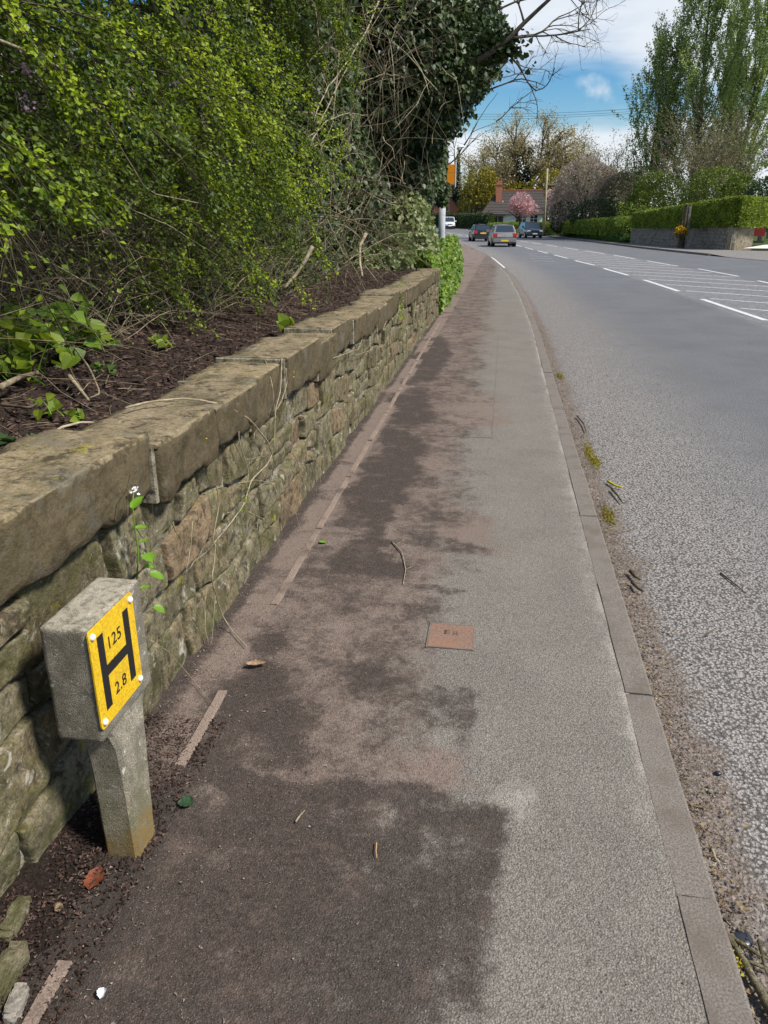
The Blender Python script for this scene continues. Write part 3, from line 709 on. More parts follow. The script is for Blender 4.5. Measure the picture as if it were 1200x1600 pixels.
# return of the wall at its far end
def wall_return():
    root = empty('wall_return', (-1.3, 14.35, 0)); tag(root, 'short mossy stone return at the far end of the rubble wall', 'wall')
    mm = m_stone('mossy_coping', [(.22, .19, .09), (.26, .23, .10)], .8, .9, 1, .1)
    x = .18
    for k in range(4):
        me = MB().box(x - .42, x - .012, -.02, .30, .66, .815 + random.uniform(-.01, .01)).mesh('coping_stone', mm); bevel_mesh(me, .02, 2); obj('coping_stone', me, root)
        for r in range(3):
            me = MB().box(x - .42, x - .012, -.0 + random.uniform(-.01, .01), .28, .0 + r * .22, .205 + r * .22).mesh('stone', M['stone']); bevel_mesh(me, .02, 2); obj('stone', me, root)
        x -= .43
wall_return()

# ------------------------------------------------------------------ hydrant marker post
def text_mesh(s, size, depth, mat, name):
    cu = bpy.data.curves.new('t', 'FONT'); cu.body = s; cu.size = size; cu.extrude = depth; cu.align_x = 'CENTER'; cu.align_y = 'CENTER'; cu.space_character = 1.08
    o = bpy.data.objects.new('t', cu); COL.objects.link(o); bpy.context.view_layer.update()
    dg = bpy.context.evaluated_depsgraph_get(); me = bpy.data.meshes.new_from_object(o.evaluated_get(dg)); COL.objects.unlink(o); bpy.data.objects.remove(o); bpy.data.curves.remove(cu)
    me.name = name; me.materials.clear(); me.materials.append(mat); return me
def hydrant():
    root = empty('hydrant_marker_post', (-.925, 1.54, 0)); tag(root, 'squat grey concrete hydrant post with yellow H plate in front of the wall', 'marker post')
    m, t, b, o = mat_new('weathered_concrete_post'); p = posn(t); L = t.links.new
    g = noise(t, p, 300, 3, .65); big = noise(t, p, 13, 6, .7); med = noise(t, p, 55, 4, .6)
    col = mixc(t, ramp(t, g, .32, .68), (.115, .100, .076), (.36, .32, .25))
    col = mixc(t, math_(t, 'MULTIPLY', ramp(t, big, .62, .40), .5), col, (.06, .062, .045))
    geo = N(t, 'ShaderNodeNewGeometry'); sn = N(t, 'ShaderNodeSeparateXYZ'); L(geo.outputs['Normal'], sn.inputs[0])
    upf = math_(t, 'MULTIPLY', ramp(t, sn.outputs[2], .3, .9), ramp(t, med, .35, .6)); col = mixc(t, math_(t, 'MULTIPLY', upf, .6), col, (.40, .36, .27))  # upward faces coloured paler, painting the light from above
    col = mixc(t, math_(t, 'MULTIPLY', ramp(t, noise(t, p, 34, 4, .7), .63, .68), .9), col, (.50, .49, .44))
    sp = N(t, 'ShaderNodeSeparateXYZ'); L(p, sp.inputs[0])
    foot = ramp(t, math_(t, 'ADD', sp.outputs[2], math_(t, 'MULTIPLY', math_(t, 'SUBTRACT', big, .5), .22)), .115, .05)
    col = mixc(t, math_(t, 'MULTIPLY', math_(t, 'MULTIPLY', foot, ramp(t, med, .3, .55)), .75), col, (.24, .135, .045))
    grn = math_(t, 'MULTIPLY', ramp(t, math_(t, 'ADD', sp.outputs[2], math_(t, 'MULTIPLY', math_(t, 'SUBTRACT', big, .5), .5)), .30, .12), .3)
    col = mixc(t, grn, col, (.12, .115, .03)); L(col, b.inputs['Base Color']); rough(b, .93, .15)
    n1 = bump(t, None, g, .8, .003); bump(t, b, med, .35, .006, n1); mc = m
    def rough_up(me, a=.0022):
        n = len(me.vertices); co = np.zeros(n * 3); me.vertices.foreach_get('co', co); co = co.reshape(-1, 3)
        co += a * np.stack([fbm(co * 25, 1), fbm(co * 25, 2), fbm(co * 25, 3)], 1); me.vertices.foreach_set('co', co.ravel()); me.update()
    def subdiv_box(x0, x1, y0, y1, z0, z1, bev, cuts=14):
        me = MB().box(x0, x1, y0, y1, z0, z1).mesh('head', mc)
        bm = bmesh.new(); bm.from_mesh(me); bmesh.ops.bevel(bm, geom=bm.edges[:], offset=bev, segments=3, affect='EDGES', profile=.6)
        bmesh.ops.subdivide_edges(bm, edges=[e for e in bm.edges if e.calc_length() > .05], cuts=cuts, use_grid_fill=True); bm.to_mesh(me); bm.free(); return me
    head = subdiv_box(-.118, .005, -.080, .205, .385, .705, .013); rough_up(head)
    for p_ in head.polygons: p_.use_smooth = True
    obj('post_head', head, root)
    # shaft: chamfered square section, widening into the head
    secs = [(-.04, .048, .052, .005, .0), (.0, .048, .054, .004, .0), (.12, .048, .060, -.002, .012), (.25, .048, .068, -.010, .028), (.335, .048, .076, -.018, .040), (.375, .048, .092, -.028, .050), (.40, .048, .112, -.034, .058)]
    V = []; k = 8; zs = []
    for i in range(len(secs) - 1):
        nsub = 7
        for j in range(nsub + (i == len(secs) - 2)):
            f = j / nsub; zs.append([secs[i][q] * (1 - f) + secs[i + 1][q] * f for q in range(5)])
    for z, hx, hy, ox, oy in zs:
        c = .010
        ring = [(hx, -hy + c), (hx, hy - c), (hx - c, hy), (-hx + c, hy), (-hx, hy - c), (-hx, -hy + c), (-hx + c, -hy), (hx - c, -hy)]
        for x_, y_ in ring: V.append((x_ + ox - .012, y_ + oy, z))
    m_ = len(zs); i = np.arange(m_ * k).reshape(m_, k); j = np.roll(i, -1, 1)
    Q = np.stack([i[:-1], j[:-1], j[1:], i[1:]], -1).reshape(-1, 4); V = np.array(V)
    V += .0018 * np.stack([fbm(V * 25, 1), fbm(V * 25, 2), 0 * V[:, 0]], 1)
    obj('post_shaft', newmesh('post_shaft', V, Q, None, mc, False), root)
    # plate on the road side
    mp_, tp, bp, op = mat_new('yellow_hydrant_plate'); pp = posn(tp)
    sc1 = noise(tp, pp, 60, 6, .8, 3); yc = mixc(tp, ramp(tp, sc1, .42, .58), (.54, .32, .008), (.78, .52, .016))
    yc = mixc(tp, math_(tp, 'MULTIPLY', ramp(tp, noise(tp, pp, 110, 6, .8, 2), .52, .66), .5), yc, (.33, .21, .02))
    yc = mixc(tp, math_(tp, 'MULTIPLY', ramp(tp, noise(tp, pp, 16, 5, .7), .5, .72), .4), yc, (.20, .15, .05))
    tp.links.new(yc, bp.inputs['Base Color']); rough(bp, .38, .5)
    blk = m_plain('plate_black', (.012, .012, .014), .4, .4, 0, .1, 50)
    bm = bmesh.new(); w, h_, r = .1135, .137, .013; vs_ = []
    for cx, cy, a0 in ((w - r, h_ - r, 0), (-w + r, h_ - r, 90), (-w + r, -h_ + r, 180), (w - r, -h_ + r, 270)):
        for s in range(6): a = math.radians(a0 + s * 18); vs_.append(bm.verts.new((cx + r * math.cos(a), cy + r * math.sin(a), 0)))
    f = bm.faces.new(vs_); ex = bmesh.ops.extrude_face_region(bm, geom=[f]); 
    for v in ex['geom']:
        if isinstance(v, bmesh.types.BMVert): v.co.z += .004
    bmesh.ops.recalc_face_normals(bm, faces=bm.faces[:]); me = bpy.data.meshes.new('sign_plate'); bm.to_mesh(me); bm.free(); me.materials.append(mp_)
    # plate axes: local x -> +Y, local y -> +Z, local z -> +X
    Rm = Matrix(((0, 0, 1, .006), (1, 0, 0, .030), (0, 1, 0, .563), (0, 0, 0, 1)))
    plate = obj('sign_plate', me, root); plate.matrix_local = Rm
    hm = MB(); hm.box(-.080, -.052, -.098, .106, .004, .0052); hm.box(.052, .080, -.098, .106, .004, .0052); hm.box(-.052, .052, -.014, .014, .004, .0052)
    hm.build('letter', blk, plate)
    o1 = obj('number', text_mesh('125', .047, .0006, blk, 'number'), plate, (-.002, .062, .0046))
    o2 = obj('number', text_mesh('2.8', .047, .0006, blk, 'number'), plate, (.0, -.072, .0046)); 
    wm = m_plain('white_nylon_cap', (.8, .79, .76), .35, .5, 0, .05, 60)
    def dome():
        bm = bmesh.new(); bmesh.ops.create_uvsphere(bm, u_segments=14, v_segments=8, radius=.0088); 
        for v in bm.verts: v.co.z *= .75
        me = bpy.data.meshes.new('bolt_cap'); bm.to_mesh(me); bm.free(); me.materials.append(wm)
        for p_ in me.polygons: p_.use_smooth = True
        return me
    dm = dome()
    for sx_ in (-1, 1):
        for sy_ in (-1, 1): obj('bolt_cap', dm, plate, (sx_ * .098, sy_ * .119, .006))
hydrant()

# ------------------------------------------------------------------ foliage
def leaf_arrays(P, size, bias=(0, 0, .6), stem=None, ivy=False, flat=1.0, spread=1.0, wid=.42):
    n = len(P); size = np.broadcast_to(size, (n,)) * rng.uniform(.45, 1.35, n)
    nn = norm(rng.normal(0, spread, (n, 3)) + np.asarray(bias)); a = rng.normal(0, 1, (n, 3)) if stem is None else stem + rng.normal(0, .35, (n, 3))
    d = norm(a - nn * (a * nn).sum(1, keepdims=True)); s = np.cross(nn, d)
    sz = size[:, None]
    if not ivy:
        V = np.stack([P, P + d * sz * .5 - s * sz * wid + nn * sz * .12, P + d * sz, P + d * sz * .5 + s * sz * wid + nn * sz * .12], 1).reshape(-1, 3)
        i = np.arange(n)[:, None] * 4; T = np.concatenate([i + [0, 1, 2], i + [0, 2, 3]], 1).reshape(-1, 3)
        return V, None, T
    V = np.stack([P, P + d * sz * .08 - s * sz * .48 + nn * sz * .1, P + d * sz * .55 - s * sz * .38 + nn * sz * .08, P + d * sz * 1.0, P + d * sz * .55 + s * sz * .38 + nn * sz * .08, P + d * sz * .08 + s * sz * .48 + nn * sz * .1], 1).reshape(-1, 3)
    i = np.arange(n)[:, None] * 6; Q = np.concatenate([i + [0, 1, 2, 3], i + [0, 3, 4, 5]], 1).reshape(-1, 4)
    return V, Q, None
def foliage(name, P, size, mat, parent=None, **kw):
    V, Q, T = leaf_arrays(P, size, **kw); return obj(name, newmesh(name, V, Q, T, mat), parent)
def curve_pts(p0, d0, ln, n, droop=.0, wig=.2, rs=None):
    r = rs or rng; p = [np.array(p0, float)]; d = norm(np.array(d0, float))
    for i in range(n - 1):
        d = norm(d + r.normal(0, wig, 3) * .5 + np.array([0, 0, -droop])); p.append(p[-1] + d * ln / (n - 1))
    return np.array(p)

# the hawthorn hedge over the wall: sprays of small leaves on arching twigs
def hedge_surface(Y, Z):
    """X of the outer face"""
    b = np.interp(Z, [.8, 1.2, 1.6, 2.2, 3.0, 4.5, 6], [-2.55, -2.35, -2.08, -1.80, -1.72, -1.80, -2.1])
    p = np.stack([Y * 0, Y * .9, Z * .9], 1)
    return b + .50 * fbm(p * 1.3, 60, 3) + .22 * fbm(p * 3.3, 61, 2) + .1 * sstep(3, 8, Y) 
def hawthorn():
    root = empty('hawthorn_hedge', (-2.6, 4.2, .9)); tag(root, 'tall overgrown hawthorn hedge in bright spring leaf leaning over the wall', 'hedge')
    R0 = np.array([-2.6, 4.2, .9]); NT = 1700; LP = []; LS = []; LB = []; tw = MB()
    for i in range(NT):
        Y = rng.uniform(-.4, 8.6); Z = rng.uniform(1.0, 5.2) if rng.random() > .2 else rng.uniform(1.0, 2.2)
        if Z > 2.0 + (Y + 1) * .55 + 0.4: continue
        dep = rng.exponential(.28) if rng.random() < .8 else rng.uniform(.3, 1.6)
        xs = float(hedge_surface(np.array([Y]), np.array([Z]))[0]); X = xs - dep - .45
        dens = np.interp(Z, [1.0, 1.5, 1.8, 2.05], [.0, .05, .5, 1]) if Y < 4.2 else np.interp(Z, [1.0, 1.3, 1.7], [.15, .6, 1])
        pn = .75 * vn(np.array([[Y * 1.9, Z * 1.9, 4.]]), 66)[0] + .4 * vn(np.array([[Y * 4.4, Z * 4.4, 4.]]), 67)[0]
        if pn < (-.30 if rng.random() < .8 else -.7): continue
        d = np.array([rng.uniform(.2, .8), rng.uniform(.0, 1.2), rng.uniform(-.35, .55)])
        ln = rng.uniform(.4, 1.05); pts = curve_pts((X, Y, Z), d, ln, 7, .24, .16)
        tw.tube(pts - R0, np.linspace(.0035, .0012, 7), 3, False)
        nl = int(60 * dens * rng.uniform(.5, 1.4))
        if nl < 2: continue
        nodes = rng.uniform(.15, 1, max(3, nl // 5)); f = np.repeat(nodes, 5) * 6; k = np.minimum(f.astype(int), 5); fr = (f - k)[:, None]
        pp = pts[k] * (1 - fr) + pts[k + 1] * fr + rng.normal(0, .017, (len(f), 3)); LP.append(pp); LS.append(np.repeat(norm(pts[-1:] - pts[:1]), len(pp), 0)); LB.append(np.full(len(pp), (dep < .28 and pn + rng.normal(0, .25) > .12)))
    NS = 700; ns_ = 0; tries = 0; used_ = []
    while ns_ < NS and tries < 20000:
        tries += 1; Y = rng.uniform(-.6, 8.3); Z = rng.uniform(1.75, 5.0) if Y < 4.4 else rng.uniform(1.25, 5.4)
        if Z > 2.5 + (Y + 1) * .5: continue
        hole = vn(np.array([[Y * 1.15, Z * .8, 9.]]), 166)[0] + .4 * vn(np.array([[Y * 3, Z * 3, 9.]]), 167)[0]
        if hole < .03: continue
        ns_ += 1; xs = float(hedge_surface(np.array([Y]), np.array([Z]))[0]); dep = rng.uniform(.05, .75)
        p0 = (xs - dep - .25, Y - .25, Z + .1); d = np.array([rng.uniform(.5, 1.1), rng.uniform(.1, 1.0), rng.uniform(-.2, .7)])
        pts = curve_pts(p0, d, rng.uniform(.6, 1.25), 10, .17, .10); tw.tube(pts - R0, np.linspace(.006, .0015, 10), 4, False)
        bright = (rng.random() < .6 and dep < .42) ; nb = rng.integers(9, 17)
        for q in range(nb):
            k = rng.integers(3, 10); dd = norm(pts[k] - pts[k - 1]) + rng.normal(0, .55, 3) * np.array([.8, .8, .5]); sub = curve_pts(pts[k], dd, rng.uniform(.10, .30), 5, .15, .15); tw.tube(sub - R0, np.linspace(.002, .0008, 5), 3, False)
            m_ = rng.integers(14, 34); fr = rng.uniform(0, 4, m_); kk = np.minimum(fr.astype(int), 3); pp = sub[kk] + (sub[kk + 1] - sub[kk]) * (fr - kk)[:, None] + rng.normal(0, .013, (m_, 3))
            LP.append(pp); LS.append(np.repeat(norm(sub[-1:] - sub[:1]), m_, 0)); LB.append(np.full(m_, bright and (rng.random() < .85)))
    P = np.vstack(LP); S = np.vstack(LS); kp = ~((P[:, 2] < 1.62 + .12 * vn(P * 2, 5)) & (P[:, 1] < 4.6) & (rng.random(len(P)) < .88)); P = P[kp]; S = S[kp]; LB = [np.concatenate(LB)[kp]]
    print('hawthorn leaves', len(P))
    Bm = np.concatenate(LB).astype(bool); print('spray leaves', len(P), Bm.sum())
    foliage('foliage', P[~Bm] - R0, .023, M['haw'], root, bias=(.5, -.2, .9), stem=S[~Bm], spread=.75)
    foliage('lit_sprays', P[Bm] - R0, .023, M['haw_lit'], root, bias=(.5, -.2, .9), stem=S[Bm], spread=.75)  # outer sprays take the brighter copy, so the lit tips are painted
    tw.build('twigs', M['twigdark'], root); 
    # deep interior: dark limbs and sparse leaves
    lm_ = MB()
    for i in range(46):
        Y = rng.uniform(-.5, 8.6); b_ = np.array([rng.uniform(-4.2, -3.1), Y, .85]); pts = curve_pts(b_, (rng.uniform(-.4, .15), rng.uniform(-.3, .5), 1), rng.uniform(2.0, 4.2), 12, .0, .12); pts[:, 0] = np.minimum(pts[:, 0], hedge_surface(pts[:, 1], pts[:, 2]) - .35)
        lm_.tube(pts - R0, np.linspace(rng.uniform(.015, .05), .006, 12), 6)
    lm_.build('branches', M['bark'], root, True)
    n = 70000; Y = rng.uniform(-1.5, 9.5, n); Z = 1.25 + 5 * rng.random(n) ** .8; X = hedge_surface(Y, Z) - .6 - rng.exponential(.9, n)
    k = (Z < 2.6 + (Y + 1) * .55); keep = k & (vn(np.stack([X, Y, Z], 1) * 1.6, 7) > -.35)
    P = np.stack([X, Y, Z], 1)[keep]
    foliage('inner_foliage', P - R0, .045, M['dkhedge'], root, bias=(.3, 0, .6))  # darker leaf colour stands in for shade inside the hedge
    # bleached arching stems across the front
    ls = MB()
    for L_, xx, r_ in [([(-10, 60), (60, 88), (120, 120), (160, 180), (230, 300), (320, 320)], -1.75, .006), ([(60, 290), (100, 310), (135, 355), (140, 440)], -1.95, .004), ([(0, 380), (60, 400), (150, 450), (170, 470)], -2.1, .006), ([(150, 290), (210, 330), (260, 350), (340, 400)], -1.8, .003)]:
        p_ = np.array([spot(a, c, X=xx - .02 * q) for q, (a, c) in enumerate(L_)]); tt = np.linspace(0, len(p_) - 1, 24); p_ = np.stack([np.interp(tt, range(len(p_)), p_[:, q]) for q in range(3)], 1)
        p_ += .006 * np.stack([fbm(p_ * 9, 3), fbm(p_ * 9, 4), fbm(p_ * 9, 5)], 1)
        ls = MB(); ls.tube(p_ - R0, np.linspace(r_, r_ * .4, 24), 5); ls.build('bare_stem', M['twiglight'], root, True)
    pf = []
    for i in range(22):
        Y = rng.uniform(3, 6.5); Z = rng.uniform(1.9, 3.1); c = np.array([float(hedge_surface(np.array([Y]), np.array([Z]))[0]) - .2, Y, Z]); pf.append(c + rng.normal(0, .022, (40, 3)))
    foliage('blossom', np.vstack(pf) - R0, .016, M['lilac'], root)
hawthorn()
def brambles():
    """thin dead stems at the foot of the hedge"""
    mb = MB(); R = np.random.default_rng(5)
    for i in range(2400):
        Y = R.uniform(.8, 9.4); X = R.uniform(-3.4, -2.15); z = float(bedz(X, Y)[0]); d = (R.uniform(-.5, .8), R.uniform(-1, 1), R.uniform(.15, 1.2))
        z0 = z + (0 if R.random() < .5 else R.uniform(0, .6)); pts = curve_pts((X, Y, z0), d, R.uniform(.35, 1.1), 7, .13, .3, R)
        pts[:, 2] = np.maximum(pts[:, 2], z - .01); mb.tube(pts, np.linspace(R.uniform(.0015, .0042), .0009, 7), 3, False)
    o = mb.build('bramble_tangle', M['twig']); tag(o, 'tangle of thin dead stems at the foot of the hedge', 'undergrowth', kind='stuff')
    n = 9000; Y = R.uniform(.5, 9.5, n); X = R.uniform(-3.2, -2.1, n) ; z = bedz(X, Y) + R.exponential(.10, n); P = np.stack([X, Y, z], 1); P = P[vn(P * 2.2, 9) > 0.05]
    o = foliage('low_leaves', P, .04, M['ivy'], None); tag(o, 'low dark leaves scattered under the hedge', 'ground cover', kind='stuff')
brambles()
def backwood():
    """the dense growth behind the hedge"""
    root = empty('thicket', (-7, 8, .8)); n = 60000; R = np.random.default_rng(11)
    Y = R.uniform(-6, 24, n); Z = .8 + R.random(n) * 3.6; X = -6.5 + R.normal(0, 1.0, n) + .6 * vn(np.stack([Y * .5, Z * .5, 0 * Y], 1), 3)
    top = 3.6 + 1.3 * vn(np.stack([Y * .4, X * .4, 0 * Y], 1), 8); k = Z < top
    P = np.stack([X, Y, Z], 1)[k] - np.array([-7, 8, .8]); 
    foliage('foliage', P, .13, M['dkhedge'], root); st = MB()
    for i in range(60):
        y_ = R.uniform(-6, 14); st.tube(curve_pts((R.uniform(-2, 1), y_, 0), (0, 0, 1), R.uniform(2.5, 4.5), 8, 0, .1, R), np.linspace(.05, .015, 8), 5)
    st.build('stems', M['bark'], root, True); tag(root, 'dark thicket filling the ground behind the hawthorn hedge', 'thicket', kind='stuff')
backwood()

# ivy covered tree
def blob_points(ells, n, shell=.35, seed=1, cl=None, clr=.35):
    """points near the surface of a union of ellipsoids, gathered in clumps"""
    R = np.random.default_rng(seed); out = []
    vol = np.array([e[1][0] * e[1][1] + e[1][1] * e[1][2] + e[1][0] * e[1][2] for e in ells]); vol = vol / vol.sum()
    for e, w in zip(ells, vol):
        c = np.array(e[0]); r = np.array(e[1]); k = int(n * w); u = norm(R.normal(0, 1, (k, 3)))
        rr = 1 + .16 * fbm(u * 2.2 + c, seed, 3) + .07 * fbm(u * 7 + c, seed + 1, 2)
        rad = rr * (1 - np.minimum(R.exponential(shell, k), .8))
        out.append(c + u * r * rad[:, None])
    return np.vstack(out)
def ivy_tree():
    root = empty('ivy_covered_tree', (-3.0, 14.5, .4)); tag(root, 'tall tree smothered in dark glossy ivy beyond the end of the hedge', 'tree')
    R0 = np.array([-3.0, 14.5, .4])
    E = [((-3.5, 11.8, 3.2), (1.35, 2.2, 2.7)), ((-2.5, 15.4, 4.5), (2.15, 2.6, 1.9)), ((-2.3, 15.6, 6.9), (1.75, 2.4, 1.7)), ((-2.5, 16.6, 2.9), (1.25, 2.2, 1.5)), ((-2.25, 20.5, 3.4), (.75, 2.2, 1.35)), ((-1.5, 15.8, 4.6), (1.35, 2.0, 1.3)), ((-1.86, 23.4, 3.05), (.17, .3, .55)), ((-1.82, 23.5, 2.4), (.2, .3, .42)), ((-3.3, 13.5, 6.2), (1.9, 2.4, 2.4)), ((-3.0, 13.6, 2.0), (1.0, 2.2, 1.3))]
    P = blob_points(E, 120000, .10, 3); nn = fbm(P * 1.1, 71, 3); P = P[(nn > -.5)]
    P = P[P[:, 2] > 1.0]
    foliage('ivy', P - R0, .085, M['ivy'], root, ivy=True, bias=(.35, -.5, .5), spread=.6, stem=np.array([0, 0, -1.0]))
    P = blob_points([(e[0], tuple(np.array(e[1]) * .85)) for e in E], 26000, .4, 8)
    foliage('inner_ivy', P - R0, .14, M['ivy'], root, ivy=True)
    t = MB(); t.tube(np.array([(-3.0, 13.8, .3), (-3.05, 13.9, 1.6), (-2.9, 14.3, 3.2), (-2.8, 14.8, 5.5), (-2.5, 15, 8.2)]) - R0, [.30, .25, .2, .15, .08], 9); t.build('trunk', M['ivybark'], root, True)
    # bare limb over the road
    R = np.random.default_rng(33); b = MB()
    def tree_limb(p, d, ln, r, lvl):
        pts = curve_pts(p, d, ln, 8, -.01, .20 + .05 * lvl, R); b.tube(pts - R0, np.linspace(r, r * .45, 8), 6 if lvl == 0 else 4)
        if lvl >= 4: return
        for _ in range([5, 5, 4, 3][lvl]):
            k = R.integers(2, 8); dd = norm(pts[k] - pts[k - 1]) + R.normal(0, .65, 3) + np.array([0, 0, -.05]); tree_limb(pts[k], dd, ln * R.uniform(.42, .68), r * .48, lvl + 1)
    tree_limb(spot(745, 95, Y=13), spot(905, 8, Y=13.3) - spot(745, 95, Y=13) , 1.9, .042, 0)
    tree_limb(spot(760, 60, Y=13.3), spot(860, 110, Y=13.3) - spot(760, 60, Y=13.3), 1.1, .022, 1)
    tree_limb(spot(765, 140, Y=13.6), spot(850, 100, Y=13.3) - spot(770, 140, Y=13.3), .9, .016, 2)
    tree_limb(spot(770, 20, Y=13.6), spot(850, -20, Y=13.3) - spot(770, 30, Y=13.3), 1.2, .022, 1)
    tree_limb(spot(775, 190, Y=13.6), spot(810, 165, Y=13.3) - spot(775, 190, Y=13.3), .7, .012, 2)
    b.build('bare_limb', M['bark'], root, True)
    # ivy collar where the limb leaves the mass
    c = spot(775, 75, Y=13.2); P = c + R.normal(0, .14, (900, 3)) * np.array([1.4, .8, .8]); foliage('limb_ivy', P - R0, .075, M['ivy'], root, ivy=True)
    # tangle of dead stems in front of the ivy
    tw = MB(); tw2 = MB()
    for i in range(520):
        px_, py_ = R.uniform(480, 690), R.uniform(-20, 430)
        if px_ > 640 and (R.random() < .5 or py_ > 240): continue
        if px_ > 600 and py_ > 330: continue
        if px_ > 560 and 140 < py_ < 240 and R.random() < .5: continue
        c = spot(px_, py_, Y=np.interp(px_, [480, 690], [8.6, 12.6]) + R.uniform(-.2, .5))
        d = (R.uniform(-.6, 1), R.uniform(-.5, .5), R.uniform(-1, .7)); pts = curve_pts(c, d, R.uniform(.3, 1.5), 8, .06, .22, R); (tw if R.random() < .6 else tw2).tube(pts - R0, np.linspace(R.uniform(.003, .008), .0015, 8), 3, False)
    tw.build('dead_stems', M['twig'], root); tw2.build('pale_stems', M['twiglight'], root)
    tl = MB()
    for L_, r_ in [([(488, 0), (494, 40), (500, 78)], .022), ([(592, 0), (570, 50), (540, 100), (505, 150), (490, 190)], .012), ([(480, 235), (500, 190), (540, 110), (560, 60)], .009), ([(480, 215), (510, 190), (540, 175), (575, 180), (590, 250)], .007), ([(470, 240), (520, 215), (545, 200)], .006), ([(690, 105), (715, 130), (722, 180), (728, 220)], .006), ([(530, 80), (525, 130), (520, 190)], .012), ([(560, 130), (600, 115), (630, 120), (640, 160)], .005)]:
        p_ = np.array([spot(a, c, Y=np.interp(a, [470, 690], [8.3, 12.2])) for a, c in L_]); tt = np.linspace(0, len(p_) - 1, 20); p_ = np.stack([np.interp(tt, range(len(p_)), p_[:, q]) for q in range(3)], 1); p_ += .03 * np.stack([fbm(p_ * 4, 3), fbm(p_ * 4, 4), fbm(p_ * 4, 5)], 1)
        tl = MB(); tl.tube(p_ - R0, np.linspace(r_, r_ * .5, 20), 5); tl.build('bare_stem', M['twiglight'], root, True)
ivy_tree()
def ivy_bank():
    """ivy hedge along the pavement past the wall, spilling over it"""
    R = np.random.default_rng(21)
    root = empty('ivy_hedge', (-1.6, 18, 0)); tag(root, 'low bright green ivy spilling onto the pavement past the wall end', 'hedge'); R0 = np.array([-1.6, 18, 0])
    n = 26000; Y = 14.45 + 17 * R.random(n) ** 1.2; xr = XL(Y) + .12; Z = R.random(n) ** .8
    ht = .86 + .25 * vn(np.c_[Y * .9, 0 * Y, 0 * Y], 2) + .15 * sstep(14.5, 20, Y); 
    face = R.random(n) < .6
    X = np.where(face, xr - R.exponential(.07, n) - .22 * Z ** 2 + .10 * vn(np.c_[Y * 2, Z * 3, 0 * Y], 4), xr - R.random(n) * 1.3 - .15); Zz = np.where(face, Z * ht, ht * (1 - .08 * R.random(n)) + .15 * vn(np.c_[X * 2, Y * 2, 0 * Y], 6))
    P = np.stack([X, Y, Zz], 1); sp = Y < 22
    foliage('foliage', P - R0, .075, M['ivy_light'], root, ivy=True, bias=(.7, -.5, .5), spread=.6)
    n = 7000; Y = 14.4 + 16 * R.random(n); P = np.stack([XL(Y) - .2 - R.random(n) * .8, Y, R.random(n) * .8], 1); foliage('inner_foliage', P - R0, .1, M['ivy'], root, ivy=True)
    # paler climber mound behind the wall end
    root = empty('climber_mound', (-2.1, 14, .8)); tag(root, 'mound of pale yellow-green climber behind the far end of the wall', 'climber'); R0 = np.array([-2.1, 14, .8])
    E = [((-2.1, 15.6, 1.5), (.75, 1.3, .75)), ((-2.2, 14.2, 1.0), (.6, 1.0, .55)), ((-1.95, 17.6, 1.15), (.5, 1.6, .6)), ((-2.5, 13.2, .95), (.5, .8, .35))]
    P = blob_points(E, 8500, .12, 5); foliage('foliage', P - R0, .085, M['var'], root, ivy=True, bias=(.5, -.5, .4), spread=.6)
    st = MB()
    for i in range(40):
        st.tube(curve_pts((R.uniform(-2.6, -1.7), R.uniform(12.8, 17), .8), (R.uniform(-.5, .5), -.3, 1), R.uniform(.5, 1.3), 7, .12, .3, R) - R0, np.linspace(.008, .002, 7), 4)
    st.build('stems', M['twiglight'], root, True)
    # dark shrubbery under the ivy tree, seen between hedge and mound
    root = empty('ivy_shrub', (-2.9, 11, .8)); tag(root, 'dark ivy and shoots growing at the back of the soil bed', 'shrub'); R0 = np.array([-2.9, 11, .8])
    E = [((-2.9, 9.6, 1.2), (.7, 1.0, .6)), ((-2.9, 11.2, 1.4), (.6, 1.3, .8)), ((-2.8, 12.6, 1.2), (.5, .9, .5))]
    P = blob_points(E, 8000, .15, 15); foliage('foliage', P - R0, .07, M['ivy'], root, ivy=True, bias=(.5, -.5, .4), spread=.7)
    P = blob_points(E, 3500, .15, 16); foliage('young_leaves', P - R0 + np.array([.05, -.05, .03]), .045, M['green'], root)
ivy_bank()

